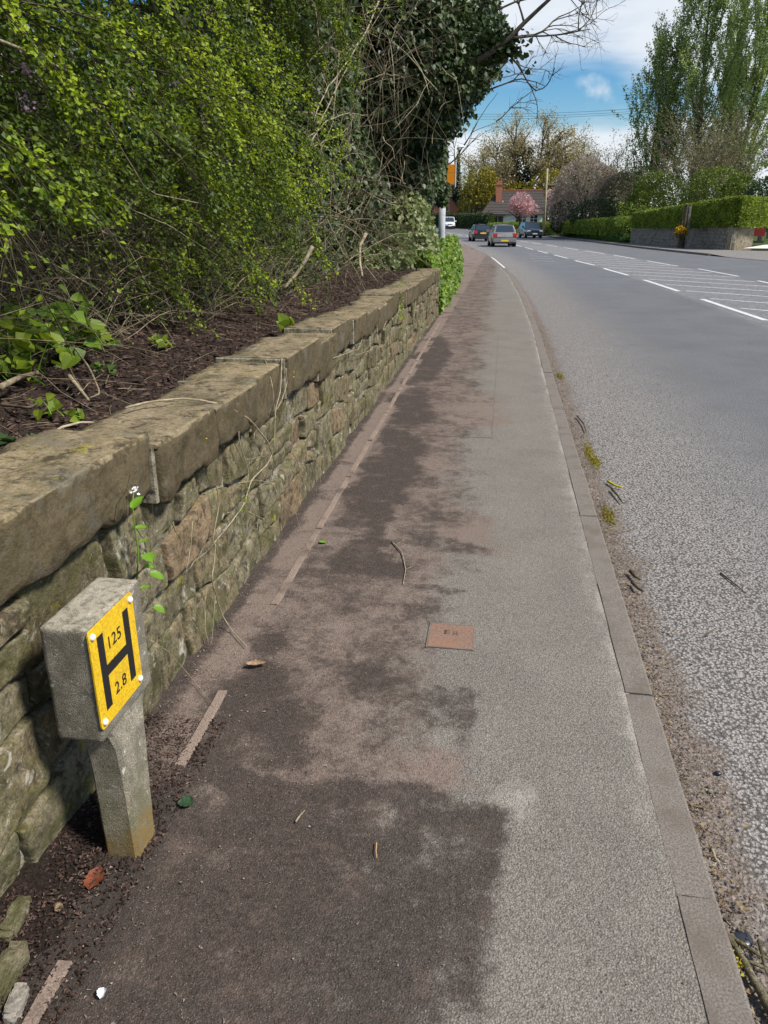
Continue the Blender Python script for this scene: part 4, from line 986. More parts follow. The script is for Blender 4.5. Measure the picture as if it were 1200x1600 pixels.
# ------------------------------------------------------------------ trees, hedges and shrubs in the distance
def skeleton_tree(mb, base, d, ln, r, lvl, maxl, R, tips, nb=(4, 4, 3, 3), ang=.6, up=.0, wig=.15, shrink=(.5, .72), k0=3, trop=.0):
    pts = curve_pts(base, d, ln, 8, -up, wig, R); mb.tube(pts, np.linspace(r, r * .5, 8), 7 if lvl == 0 else (5 if lvl == 1 else 3), lvl < 2)
    if lvl >= maxl: tips.append(pts[-1]); tips.append(pts[4]); return
    for q in range(nb[lvl]):
        k = R.integers(k0 if lvl == 0 else 2, 8); dd = norm(pts[k] - pts[k - 1]) + R.normal(0, ang, 3) + np.array([0, 0, trop]); skeleton_tree(mb, pts[k], dd, ln * R.uniform(*shrink), r * .52, lvl + 1, maxl, R, tips, nb, ang, up, wig, shrink, k0, trop)
def leafy(name, c, ells, n, size, mat, label, cat='tree', group=None, seed=1, shell=.16, gap=-.35, gs=.6, trunk=None, bias=(0, -.3, .6), mat2=None, bark=None, spread=.9):
    c = np.array(c, float); root = empty(name, tuple(c)); tag(root, label, cat, group)
    P = blob_points(ells, n, shell, seed); P = P[fbm(P * gs + seed, seed + 5, 3) > gap]
    P = P[P[:, 2] > .1]
    foliage('crown' if cat == 'tree' else 'foliage', P, size, mat, root, bias=bias, spread=spread)
    if mat2:
        P2 = blob_points(ells, int(n * .35), shell, seed + 2) * 1.01; P2 = P2[fbm(P2 * gs * 1.7, seed + 9, 3) > .05]; foliage('blossom', P2[P2[:, 2] > .2], size * .9, mat2, root, bias=bias)
    if trunk:
        mb = MB(); R = np.random.default_rng(seed); tips = []
        skeleton_tree(mb, (0, 0, 0), (0, 0, 1), trunk[0], trunk[1], 0, 2, R, tips, (6, 4, 3)); mb.build('trunk', bark or M['bark'], root, True)
    return root
def far_trees():
    R = np.random.default_rng(91)
    # big oak with ivied stem
    c = np.array([2.2, 150, .6]); root = empty('oak_tree', tuple(c)); tag(root, 'large spreading oak in thin golden spring leaf behind the bungalow', 'tree')
    mb = MB(); tips = []
    for dx, dd, ln in [(-1.0, (-.3, 0, 1), 8.2), (.6, (.1, .1, 1), 9.2), (2.0, (.5, 0, 1), 8.4), (-2.2, (-.8, 0, .85), 7.0), (2.8, (.95, 0, .75), 7.6), (-.2, (-.1, -.2, 1), 7.5)]:
        skeleton_tree(mb, (dx * .5, 0, 1.5), dd, ln, .5, 0, 4, R, tips, (6, 4, 3, 3), .55, .0, .16, (.5, .72), 3, .12)
    mb.tube([(0, 0, -1), (0, 0, 2), (.3, 0, 5)], [1.0, .85, .6], 9); mb.build('trunk', M['twigdark'], root, True)
    T = np.array(tips); P = np.repeat(T, 15, 0) + R.normal(0, .55, (len(T) * 15, 3)); P = P[fbm(P * .35, 3, 2) > -.35]
    foliage('crown', P, .24, M['oakleaf'], root); print('oak', len(P))
    P = np.vstack([np.stack([R.normal(x_, .55, 1500), R.normal(0, .7, 1500), R.uniform(1, h_, 1500)], 1) for x_, h_ in ((-1.2, 12), (1.2, 13), (-.3, 9))]); foliage('ivy', P, .4, M['ivy'], root)
    # olive gold masses at its foot
    for (x, y, w, h, sd, lb) in [(-4.6, 142, 3.4, 9.6, 2, 'golden-olive tree left of the bungalow chimney'), (6.8, 142, 4.0, 9.2, 4, 'golden-olive tree filling in right of the big oak stems')]:
        leafy('olive_tree', (x, y, .5), [((0, 0, h * .5), (w, 2.5, h * .5)), ((w * .3, 0, h * .72), (w * .6, 2, h * .28)), ((-w * .5, 0, h * .35), (w * .6, 2, h * .35))], 5200, .33, M['olive'], lb, 'tree', None, sd, .14, -.3, .4, (h * .5, .3))
    leafy('olive_tree', (1.0, 146, .5), [((0, 0, 3.8), (5.5, 2, 3.8))], 4200, .34, M['olive'], 'golden-olive growth right behind the bungalow roof', 'tree', None, 6, .14, -.3, .4)
    # conifers left
    for (x, y, w, h, sd, lb) in [(-9.2, 155, 1.6, 13.4, 11, 'dark narrow conifer above the brick house roof'), (-11.6, 160, 2.0, 12.8, 12, 'grey-green conifer just right of the orange sign'), (-7.0, 160, 1.7, 10.6, 13, 'shorter dark conifer between roof and golden tree')]:
        E_ = [((0, 0, h * f), (w * (1.05 - f), w * (1.05 - f), h * .16)) for f in (.12, .28, .45, .62, .78, .9)]
        leafy('conifer_tree', (x, y, .5), E_, 4200, .32, M['conifer'] if sd != 12 else M['greyleaf'], lb, 'tree', None, sd, .25, -.5, .6, (h * .9, .25), (0, 0, .4))
    # thin bare trees to the right of the oak
    for (x, y, h, sd, lb) in [(11.0, 148, 9.8, 21, 'thin bare-branched tree nearest the oak'), (15.0, 150, 10.5, 22, 'thin bare-branched tree behind the faded blossom'), (18.8, 152, 11, 23, 'thin bare-branched tree left of the poplars')]:
        root = empty('bare_tree', (x, y, .5)); tag(root, lb, 'tree'); mb = MB(); tips = []
        for _ in range(3): skeleton_tree(mb, (0, 0, 0), (R.normal(0, .3), 0, 1), h * .62, .22, 0, 4, R, tips, (6, 4, 4, 3), .5, .0, .16, (.5, .75), 3, .15)
        mb.build('trunk', M['bark'], root, True); T = np.array(tips); P = np.repeat(T, 3, 0) + R.normal(0, .4, (len(T) * 3, 3)); foliage('crown', P, .22, M['greyleaf'], root)
    # faded blossom mounds
    leafy('blossom_tree', (8.3, 92, .5), [((0, 0, 4.0), (3.4, 2.6, 3.7)), ((2.6, 0, 3.2), (2.2, 2, 2.9)), ((-2.2, -.5, 2.6), (1.7, 1.6, 2.4))], 15000, .19, M['cream'], 'rounded tree of faded pinkish blossom above the far hedge', 'tree', None, 31, .12, -.34, .7, (4, .22))
    leafy('blossom_tree', (12.2, 90, .5), [((0, 0, 3.1), (2.6, 2.0, 2.9))], 7500, .18, M['greyleaf'], 'greyer half-faded blossom tree beside the bright yew bush', 'tree', None, 32, .12, -.34, .7, (3, .18), mat2=M['cream'])
    leafy('cherry_tree', (5.9, 104, .5), [((0, 0, 3.6), (1.3, 1, 1.7))], 1500, .2, M['pink'], 'small pink cherry top peeping past the telegraph pole', 'tree', None, 33, .3, -.2, .8, (3, .14))
    leafy('holly_bush', (6.2, 92, .3), [((0, 0, 1.7), (1.5, 1.2, 1.9))], 3800, .14, M['dkhedge'], 'dark rounded evergreen bush beside the telegraph pole', 'bush', None, 34, .12, -.45, .8)
    # pink cherry on the road bend
    leafy('cherry_tree', (1.9, 105, .2), [((0, 0, 3.4), (1.6, 1.5, 1.5)), ((.9, 0, 2.9), (1.3, 1.2, 1.05)), ((-.8, 0, 3.1), (1.1, 1.2, 1.0))], 4200, .17, M['pink'], 'round pink-blossomed cherry in front of the white bungalow', 'tree', None, 35, .3, -.18, 1.3, (2.6, .16), bark=M['twigdark'])
    # bright bushes behind the right hedge
    leafy('yew_bush', (12.4, 72, .8), [((0, 0, 2.4), (2.2, 1.8, 2.3)), ((-.8, 0, 2.0), (1.7, 1.5, 1.8))], 9500, .14, M['green'], 'bright green rounded bush behind the hedge left of the basket', 'bush', None, 41, .1, -.4, .9)
    leafy('laurel_bush', (15.6, 66, .8), [((0, 0, 2.6), (2.4, 1.8, 2.1)), ((1.8, 0, 2.3), (1.6, 1.6, 1.8))], 9500, .14, M['green'], 'olive-green bush behind the tall hedge in the middle', 'bush', None, 42, .1, -.4, .9, mat2=M['ltgreen'])
    leafy('dark_bush', (18.3, 60, .8), [((0, 0, 1.9), (2.4, 1.8, 2.0))], 7000, .14, M['dkhedge'], 'dark evergreen bush behind the right end of the hedge', 'bush', None, 43, .1, -.45, .9)
    leafy('spring_tree', (22.0, 66, .8), [((0, 0, 5.6), (2.5, 2, 3.2)), ((.8, 0, 7.4), (1.7, 1.6, 2.4)), ((-1.2, 0, 4.0), (1.6, 1.6, 2.2))], 12000, .19, M['ltgreen'], 'bright yellow-green tree at the right edge of the picture', 'tree', None, 44, .25, -.28, .9, (6, .2))
    leafy('scrub_bush', (9.4, 86, .6), [((0, 0, 1.6), (3.2, 1.5, 1.6))], 4200, .16, M['dkhedge'], 'dark scrub under the faded blossom tree', 'bush', None, 45, .1, -.5, .9)
    # poplars: many upright stems with leaves along them
    def poplar(x, y, h, w, n, sd, lb, lean=0., den=1.0):
        R = np.random.default_rng(sd); root = empty('poplar_tree', (x, y, .8)); tag(root, lb, 'tree'); mb = MB(); LPs = []
        st = curve_pts((0, 0, 0), (lean, 0, 1), h, 12, -.03, .05, R); mb.tube(st, np.linspace(.26, .03, 12), 7)
        for i in range(n):
            f = R.uniform(.08, .96); k = int(f * 11); p0 = st[k] + (st[min(k + 1, 11)] - st[k]) * (f * 11 - k); a = R.uniform(0, 2 * PI)
            ln = w * (1.25 - f * .85) * R.uniform(.75, 1.5) * 1.9; d = norm(np.array([math.cos(a) * .55, math.sin(a) * .55, .8])); pts = curve_pts(p0, d, ln, 8, -.16, .10, R); mb.tube(pts, np.linspace(.055 * (1.1 - f), .012, 8), 4, False)
            for q in range(5):
                k2 = R.integers(1, 7); sub = curve_pts(pts[k2], norm(pts[k2 + 1] - pts[k2]) + R.normal(0, .45, 3), ln * R.uniform(.2, .45), 5, -.1, .15, R); mb.tube(sub, np.linspace(.012, .005, 5), 3, False)
                m_ = int(ln * 12 * den) + 2; fr = R.uniform(0, 4, m_); kk = np.minimum(fr.astype(int), 3); LPs.append(sub[kk] + (sub[kk + 1] - sub[kk]) * (fr - kk)[:, None] + R.normal(0, .10, (m_, 3)))
            m_ = int(ln * 18 * den); fr = R.uniform(1, 7, m_); kk = np.minimum(fr.astype(int), 6); LPs.append(pts[kk] + (pts[kk + 1] - pts[kk]) * (fr - kk)[:, None] + R.normal(0, .12, (m_, 3)))
        P = np.vstack(LPs); foliage('crown', P, .150, M['poplar'], root); mb.build('trunk', M['bark'], root, True); print('poplar', len(P))
    poplar(16.8, 80, 26, 4.3, 84, 51, 'tallest poplar, its top cut off by the picture edge')
    poplar(13.4, 82, 15.5, 3.2, 64, 52, 'shorter poplar on the left flank of the poplar group')
    poplar(21.8, 84, 20, 3.8, 66, 53, 'poplar in the dip between the two tall ones')
    poplar(24.0, 76, 27, 3.8, 74, 54, 'tall leaning poplar at the right edge', .06)
    poplar(19.6, 88, 24, 3.2, 46, 55, 'poplar standing behind the tallest one')
    # bare tangled shrub at the poplars' foot
    root = empty('bare_shrub', (18.3, 74, .8)); tag(root, 'grey leafless shrub with long pale stems before the poplars', 'shrub'); mb = MB(); tips = []
    for i in range(22): skeleton_tree(mb, (R.uniform(-4, 4), R.uniform(-1, 1), 0), (R.normal(0, .45), 0, 1), R.uniform(4, 7), .05, 0, 3, R, tips, (6, 4, 3, 3), .5, .0, .2, (.4, .7), 2, .1)
    mb.build('stems', M['twig'], root, True); P = np.repeat(np.array(tips), 3, 0) + R.normal(0, .3, (len(tips) * 3, 3)); foliage('foliage', P, .14, M['greyleaf'], root)
    # a farther belt of trees closing the view between things
    for i, (x, y, w, h, mt, lb) in enumerate([(26, 120, 7, 13, 'greyleaf', 'hazy grey-green tree far behind the poplars on the right'), (13, 128, 6, 9, 'greyleaf', 'hazy grey-green tree far behind the faded blossom'), (-16, 172, 7, 10, 'conifer', 'dark tree far behind the brick house'), (-3, 178, 7, 11, 'greyleaf', 'pale grey tree far behind the big oak'), (34, 96, 7, 16, 'green', 'green tree off to the right beyond the drive'), (-30, 170, 8, 11, 'conifer', 'dark tree far left beyond the road bend')]):
        leafy('distant_tree', (x, y, .3), [((0, 0, h * .5), (w, 3, h * .5)), ((w * .4, 0, h * .65), (w * .6, 2.5, h * .35))], 6500, .36, M[mt], lb, 'tree', None, 60 + i, .15, -.35, .35, (h * .6, .3))
far_trees()

def clipped_hedge(name, path, w, z0, z1, n, size, mat, label, seed=1, mat_top=None, rnd=.12):
    """path: points of the road-side face, coming nearer; the hedge lies behind it"""
    R = np.random.default_rng(seed); path = np.array(path, float); seg = np.diff(path, axis=0); L = np.r_[0, np.cumsum(np.hypot(seg[:, 0], seg[:, 1]))]
    c0 = np.array([path[:, 0].mean(), path[:, 1].mean(), 0]); root = empty(name, tuple(c0)); tag(root, label, 'hedge')
    s = R.uniform(0, L[-1], n); x = np.interp(s, L, path[:, 0]); y = np.interp(s, L, path[:, 1]); i = np.clip(np.searchsorted(L, s) - 1, 0, len(seg) - 1)
    t = seg[i] / np.hypot(seg[i, 0], seg[i, 1])[:, None]; vt = np.gradient(path, axis=0); vt = vt / np.hypot(vt[:, 0], vt[:, 1])[:, None]; tx_ = np.interp(s, L, vt[:, 0]); ty_ = np.interp(s, L, vt[:, 1]); tl_ = np.hypot(tx_, ty_); nx, ny = -ty_ / tl_, tx_ / tl_
    za = np.interp(s, L, np.broadcast_to(z0, (len(path),))); zb = np.interp(s, L, np.broadcast_to(z1, (len(path),)))
    H = (zb - za); u = R.random(n); k = R.random(n); dep = R.exponential(.06, n)
    front = k < .62; end = k > .93
    d = np.where(front, dep, u * w); z = np.where(front, za + u * H, zb - dep); 
    z = np.where(end, za + R.random(n) * H, z); sidx = R.random(n) < .5
    x = np.where(end, np.where(sidx, path[0, 0], path[-1, 0]), x); y = np.where(end, np.where(sidx, path[0, 1], path[-1, 1]), y)
    lump = .10 * vn(np.c_[x * 1.4, y * 1.4, z * 1.6], seed) + .05 * vn(np.c_[x * 4, y * 4, z * 4], seed + 1)
    f = (z - za) / H; d = d + lump + rnd * f ** 6; z = z + np.where(front, 0, lump * .8)
    P = np.stack([x + nx * d, y + ny * d, z], 1) - c0; foliage('foliage', P, size, mat, root, bias=(-.3, -.5, .6), spread=.7)
    # dense twiggy core
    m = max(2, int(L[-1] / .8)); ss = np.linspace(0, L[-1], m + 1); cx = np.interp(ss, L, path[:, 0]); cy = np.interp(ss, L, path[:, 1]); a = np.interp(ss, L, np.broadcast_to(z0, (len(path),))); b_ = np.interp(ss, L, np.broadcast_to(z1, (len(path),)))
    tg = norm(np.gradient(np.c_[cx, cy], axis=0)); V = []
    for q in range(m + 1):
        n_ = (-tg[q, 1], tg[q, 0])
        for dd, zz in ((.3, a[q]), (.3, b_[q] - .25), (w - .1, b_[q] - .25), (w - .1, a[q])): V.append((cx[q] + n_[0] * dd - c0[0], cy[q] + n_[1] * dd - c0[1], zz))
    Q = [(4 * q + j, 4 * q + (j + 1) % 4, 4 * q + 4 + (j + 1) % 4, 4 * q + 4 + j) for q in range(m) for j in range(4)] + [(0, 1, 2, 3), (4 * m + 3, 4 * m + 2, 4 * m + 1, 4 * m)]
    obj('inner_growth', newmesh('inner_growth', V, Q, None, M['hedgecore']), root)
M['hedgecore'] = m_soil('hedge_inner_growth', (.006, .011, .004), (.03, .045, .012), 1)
clipped_hedge('clipped_hedge', [(9.75, 66.0), (11.4, 57), (12.75, 51.8), (13.1, 50.75), (13.6, 50.5), (14.2, 51.2), (15.9, 53.7), (17.9, 55.4)], 1.5, [1.14, 1.2, 1.27, 1.28, 1.28, 1.28, 1.25, 1.2], [2.25, 2.62, 2.9, 2.95, 2.97, 2.97, 2.97, 2.95], 44000, .105, M['box'], 'tall clipped bright green hedge on top of the grey stone wall', 3)
clipped_hedge('clipped_hedge', [(5.9, 92), (7.7, 80), (9.6, 67.4)], 1.4, [.5, .45, .5], [1.55, 1.8, 1.98], 16000, .12, M['box'], 'lower clipped hedge above the grassy verge', 4)
clipped_hedge('clipped_hedge', [(-2.6, 121), (0.2, 115.5), (3.4, 109.5), (5.6, 98.0)], 1.4, .2, [1.35, 1.4, 1.4, 1.5], 12000, .15, M['box'], 'light green clipped hedge along the bungalow garden', 5)
clipped_hedge('clipped_hedge', [(-30, 156), (-12, 142.5), (-2.9, 128)], 1.6, .3, [2.9, 2.9, 2.7], 12000, .19, M['dkhedge'], 'dark green clipped hedge in front of the brick house', 6)
def verge():
    R = np.random.default_rng(4); n = 30000; y = R.uniform(66.5, 98, n); u = R.random(n); x = XF(y) + 1.3 + u * 1.5; z = GZ(y) + .05 + u * .25
    P = np.stack([x, y, z + R.exponential(.12, n)], 1)
    o = foliage('verge_grass', P, .16, M['grassblade'], None, bias=(0, -.4, .3), stem=np.array([0, 0, 1.2])); tag(o, 'rough grass and weeds on the bank below the far hedge', 'grass', kind='stuff')
    P, q, _, _ = sheet(lambda u, v: (XF(v) + 1.2 + u * 2.2, v, GZ(v) - .05 + .55 * u), np.linspace(0, 1, 4), np.linspace(66, 120, 40)); tag(obj('verge', newmesh('verge', P, q, None, M['grass'], True)), kind='structure')
    P = np.stack([R.normal(1.6, .9, 500), R.normal(103.5, .6, 500), R.uniform(.1, .75, 500)], 1); o = foliage('foliage', P - np.array([1.6, 103.5, 0]), .16, M['olive']); rt = empty('low_shrub', (1.6, 103.5, 0)); o.parent = rt; tag(rt, 'low yellowish shrub at the kerb between the two nearer cars and the dark one', 'shrub')
verge()

# ------------------------------------------------------------------ far wall of grey blocks with its basket
def far_wall():
    root = empty('block_wall', (0, 0, 0)); tag(root, 'grey coursed stone wall under the tall clipped hedge', 'wall')
    def run(a, b_, za, zb, gap, mat, nm, rows=6, bl=.62, thick=.3, maxn=260):
        a = np.array(a); b_ = np.array(b_); L = np.hypot(*(b_ - a)); ang = math.atan2(*(b_ - a)[::-1]); cnt = 0
        core = MB(); core.box(0, L, .03, thick, -.1, max(za, zb) - .03); co = core.build('mortar', M['farstone'], root); co.location = (*a, 0); co.rotation_euler = (0, 0, ang)
        for r in range(rows):
            x = 0; x = -random.uniform(0, bl * .6)
            while x < L:
                x1 = min(L, x + bl * random.uniform(.7, 1.3)); x0 = max(0, x)
                if x1 - x0 > .08 and cnt < maxn and not (gap and x0 < gap[1] and x1 > gap[0]):
                    h = za + (zb - za) * x0 / L; hh = h / rows
                    me = MB().box(x0 + .012, x1 - .012, -.0, .06, r * hh + .010, (r + 1) * hh - .010).mesh(nm, mat); me = bevel_mesh(me, .012, 1)
                    o = obj(nm, me, root, (a[0] + random.uniform(-.012, .012) * math.sin(ang), a[1] - random.uniform(-.012, .012), 0), (0, 0, ang)); cnt += 1
                x = x1
    run((9.74, 66.1), (13.22, 50.7), 1.14, 1.32, (10.3, 11.3), M['farstone'], 'stone', 6, .62)
    # plain rendered end, one face
    mb = MB(); a = np.array([13.27, 50.66]); b_ = np.array([15.4, 53.9]); L = np.hypot(*(b_ - a)); mb.box(0, L, 0, .3, -.1, 1.3); me = bevel_mesh(mb.mesh('wall_end', M['endstone']), .02, 2); o = obj('wall_end', me, root, (*a, 0), (0, 0, math.atan2(*(b_ - a)[::-1])))
    # weathered post and hanging basket of yellow flowers
    p = spot(1063, 387, z=0.02); r2 = empty('gate_stump', (p[0], p[1], 0)); tag(r2, 'dark weathered timber post set in a gap of the grey wall', 'post')
    mb = MB(); mb.tube([(0, 0, 0), (0, 0, .8), (.02, 0, 1.6), (.06, 0, 2.6)], [.2, .19, .16, .13], 9); mb.build('post', M['twigdark'], r2)
    mb = MB(); mb.box(.22, .36, -.1, .12, 0, 2.5); mb.build('post_side', M['farstone'], r2)
    q = np.array([p[0] - .18, p[1] - .45, 1.0]); r3 = empty('flower_basket', tuple(q)); tag(r3, 'basket of orange and yellow flowers hanging on the post by the wall', 'flower basket')
    R = np.random.default_rng(6); P = R.normal(0, 1, (520, 3)); P = norm(P) * np.array([.36, .3, .30]) * R.uniform(.75, 1.05, (520, 1)); foliage('flowers', P, .11, M['yellow_fl'], r3); P = norm(R.normal(0, 1, (200, 3))) * np.array([.3, .28, .28]); foliage('foliage', P - np.array([0, 0, .06]), .12, M['dkhedge'], r3)
    mb = MB(); mb.tube([(0, 0, -.34), (0, 0, -.28), (0, 0, -.12)], [.06, .2, .3], 12); mb.build('basket', M['twigdark'], r3, True); mb = MB(); mb.tube([(0, 0, .0), (.05, .2, .55), (.16, .42, .7)], .02, 5); mb.build('bracket', M['slate'], r3)
    # small red and black barrier on the drive
    red = m_plain('dark_red_paint', (.20, .012, .015), .45, .4); red2 = m_plain('orange_red_paint', (.48, .05, .02), .5, .4)
    p = np.array([16.85, 57.6, .25]); r4 = empty('drive_barrier', tuple(p)); tag(r4, 'small red and black barrier standing on the pale driveway', 'barrier')
    MB().box(-.45, .28, -.06, .06, .42, .95).build('panel', red, r4); MB().box(-.02, .1, -.05, .05, .95, 1.5).build('upright', red, r4); MB().box(.4, .58, -.05, .05, .9, 1.5).build('upright', red2, r4); MB().box(.42, .52, -.05, .05, .25, .9).build('leg', M['slate'], r4)
    mb = MB(); mb.box(-.3, .26, -.16, .16, 0, .12); mb.box(-.1, .12, -.08, .08, .12, .42); mb.build('base', M['slate'], r4)
far_wall()

# ------------------------------------------------------------------ houses
def roof_mesh(mb, x0, x1, y0, y1, ze, zr, over=.3, hipL=0, hipR=0):
    ym = (y0 + y1) / 2; V = [(x0 - over, y0 - over, ze), (x1 + over, y0 - over, ze), (x1 + over - hipR, ym, zr), (x0 - over + hipL, ym, zr), (x0 - over, y1 + over, ze), (x1 + over, y1 + over, ze)]
    V += [(a, b_, c - .12) for a, b_, c in V]
    mb.add(V, [(0, 1, 2, 3), (5, 4, 3, 2), (6, 9, 8, 7), (11, 8, 9, 10), (0, 6, 7, 1), (5, 11, 10, 4)], [(0, 3, 9), (0, 9, 6), (3, 4, 10), (3, 10, 9), (1, 7, 8), (1, 8, 2), (2, 8, 11), (2, 11, 5), (0, 4, 3), (1, 2, 5)])
def window(root, x0, x1, y, z0, z1, bars=2, rows=2, frame='whitewall'):
    w = MB(); t = .07
    w.box(x0 - .06, x1 + .06, y - .05, y + .05, z0 - .08, z0); w.box(x0 - .06, x1 + .06, y - .05, y + .05, z1, z1 + .06); w.box(x0 - .06, x0, y - .05, y + .05, z0, z1); w.box(x1, x1 + .06, y - .05, y + .05, z0, z1)
    for i in range(1, bars): xc = x0 + (x1 - x0) * i / bars; w.box(xc - t / 2, xc + t / 2, y - .045, y + .045, z0, z1)
    for i in range(1, rows): zc = z0 + (z1 - z0) * i / rows; w.box(x0, x1, y - .04, y + .04, zc - t / 2, zc + t / 2)
    f = w.build('window', M[frame], root); MB().box(x0 + .002, x1 - .002, y - .012, y + .02, z0 + .002, z1 - .002).build('pane', M['pane'], f)
def houses():
    # white bungalow
    c = np.array([0.6, 134, .55]); root = empty('bungalow', tuple(c)); tag(root, 'white rendered bungalow with a steep dark brown roof and brick chimney', 'house')
    MB().box(-4.2, 5.2, 0, 6.5, -.4, 2.25).build('wall', M['whitewall'], root)
    mb = MB(); roof_mesh(mb, -4.2, 5.2, 0, 6.5, 2.2, 5.75, .45, 2.6, .5); rf = mb.build('roof', M['tile'], root)
    mb = MB(); mb.tube([(-2.05, 3.25, 5.78), (5.1, 3.25, 5.78)], .11, 6); mb.build('ridge_tiles', M['ridge'], rf)
    # courses of tiles as fine lines of real steps
    mb = MB()
    for k in range(1, 15):
        f = k / 15; z = 2.2 + (5.75 - 2.2) * f; yy = -.45 + 3.7 * f; mb.box(-4.6 + 2.4 * f, 5.6 - .3 * f, yy - .03, yy + .05, z - .01, z + .05)
    mb.build('tile_courses', M['tile'], rf)
    mb = MB(); mb.box(-2.35, -1.45, 1.4, 2.2, 3.2, 6.9); mb.box(-2.43, -1.37, 1.32, 2.28, 6.55, 6.72); ch = mb.build('chimney', M['brick'], root)
    for x_ in (-2.15, -1.65): mb = MB(); mb.tube([(x_, 1.8, 6.9), (x_, 1.8, 7.5)], [.14, .11], 8); mb.build('chimney_pot', M['ridge'], ch)
    mb = MB(); mb.add([(-2.7, .8, 3.05), (-1.35, 1.0, 3.3), (-1.1, 1.5, 4.25), (-1.45, 1.5, 3.95), (-1.75, 1.05, 3.45), (-2.7, .9, 3.2)], None, [(0, 1, 4), (0, 4, 5), (1, 2, 3), (1, 3, 4)]); mb.build('lead_flashing', M['whitewall'], root)
    window(root, -3.6, -1.0, -.04, .9, 1.85, 3, 1); window(root, 1.0, 2.6, -.04, .9, 2.0, 3, 2); window(root, 3.3, 4.4, -.04, .9, 2.0, 2, 2)
    MB().box(-3.9, -.8, -.9, -.05, 1.9, 2.12).build('porch_roof', M['slate'], root)
    # brick house with gable
    c = np.array([-9.9, 152, 1.5]); root = empty('brick_house', tuple(c)); tag(root, 'red brick gabled house with dark roofs and a white dormer', 'house')
    mb = MB(); mb.add([(-3.6, 0, -.5), (1.55, 0, -.5), (1.55, 0, 2.2), (-1.1, 0, 4.9), (-3.6, 0, 2.3), (-3.6, 7, -.5), (1.55, 7, -.5), (1.55, 7, 2.2), (-1.1, 7, 4.9), (-3.6, 7, 2.3)], [(0, 1, 2, 4), (1, 6, 7, 2), (5, 0, 4, 9), (6, 5, 9, 7)], [(4, 2, 3), (9, 8, 7)]); mb.build('wall', M['brick'], root)
    mb = MB(); mb.add([(-1.1, -.3, 5.05), (1.95, -.3, 1.95), (1.95, 7.2, 1.95), (-1.1, 7.2, 5.05), (-4.1, -.3, 1.9), (-4.1, 7.2, 1.9), (-1.1, -.3, 4.85), (1.85, -.3, 1.8), (1.85, 7.2, 1.8), (-1.1, 7.2, 4.85), (-4.0, -.3, 1.7), (-4.0, 7.2, 1.7)], [(0, 1, 2, 3), (0, 3, 5, 4), (0, 6, 7, 1), (0, 4, 10, 6), (1, 7, 8, 2), (6, 9, 8, 7), (6, 10, 11, 9)]); rf = mb.build('roof', M['slate'], root)
    window(root, -1.75, -.55, -.04, 1.9, 2.9, 2, 1)
    mb = MB(); mb.box(1.56, 8.6, 1.6, 7, -1.1, 2.25); mb.build('wing_wall', M['whitewall'], root)
    mb = MB(); roof_mesh(mb, 1.7, 8.4, 1.6, 7, 2.2, 4.6, .3, 0, 1.6); mb.build('wing_roof', M['slate'], root)
    mb = MB(); mb.add([(1.80, 1.00, 1.35), (3.40, 1.00, 1.35), (3.40, 1.00, 3.05), (2.60, 1.00, 3.75), (1.80, 1.00, 3.05), (1.80, 3.00, 1.35), (3.40, 3.00, 1.35), (3.40, 3.00, 3.05), (2.60, 3.00, 3.75), (1.80, 3.00, 3.05)], [(0, 1, 2, 4), (1, 6, 7, 2), (5, 0, 4, 9)], [(4, 2, 3)]); d = mb.build('dormer', M['whitewall'], root)
    mb = MB(); mb.add([(2.60, 0.80, 4.00), (3.65, 0.80, 3.00), (3.65, 4.00, 3.00), (2.60, 4.00, 4.00), (1.55, 0.80, 3.00), (1.55, 4.00, 3.00)], [(0, 1, 2, 3), (0, 3, 5, 4)]); mb.build('dormer_roof', M['slate'], d)
    window(root, 2.15, 3.05, .95, 1.9, 2.8, 2, 2)
    mb = MB(); mb.box(7.1, 7.9, 3.6, 4.3, 3.8, 4.9); mb.build('chimney', M['whitewall'], root)
houses()

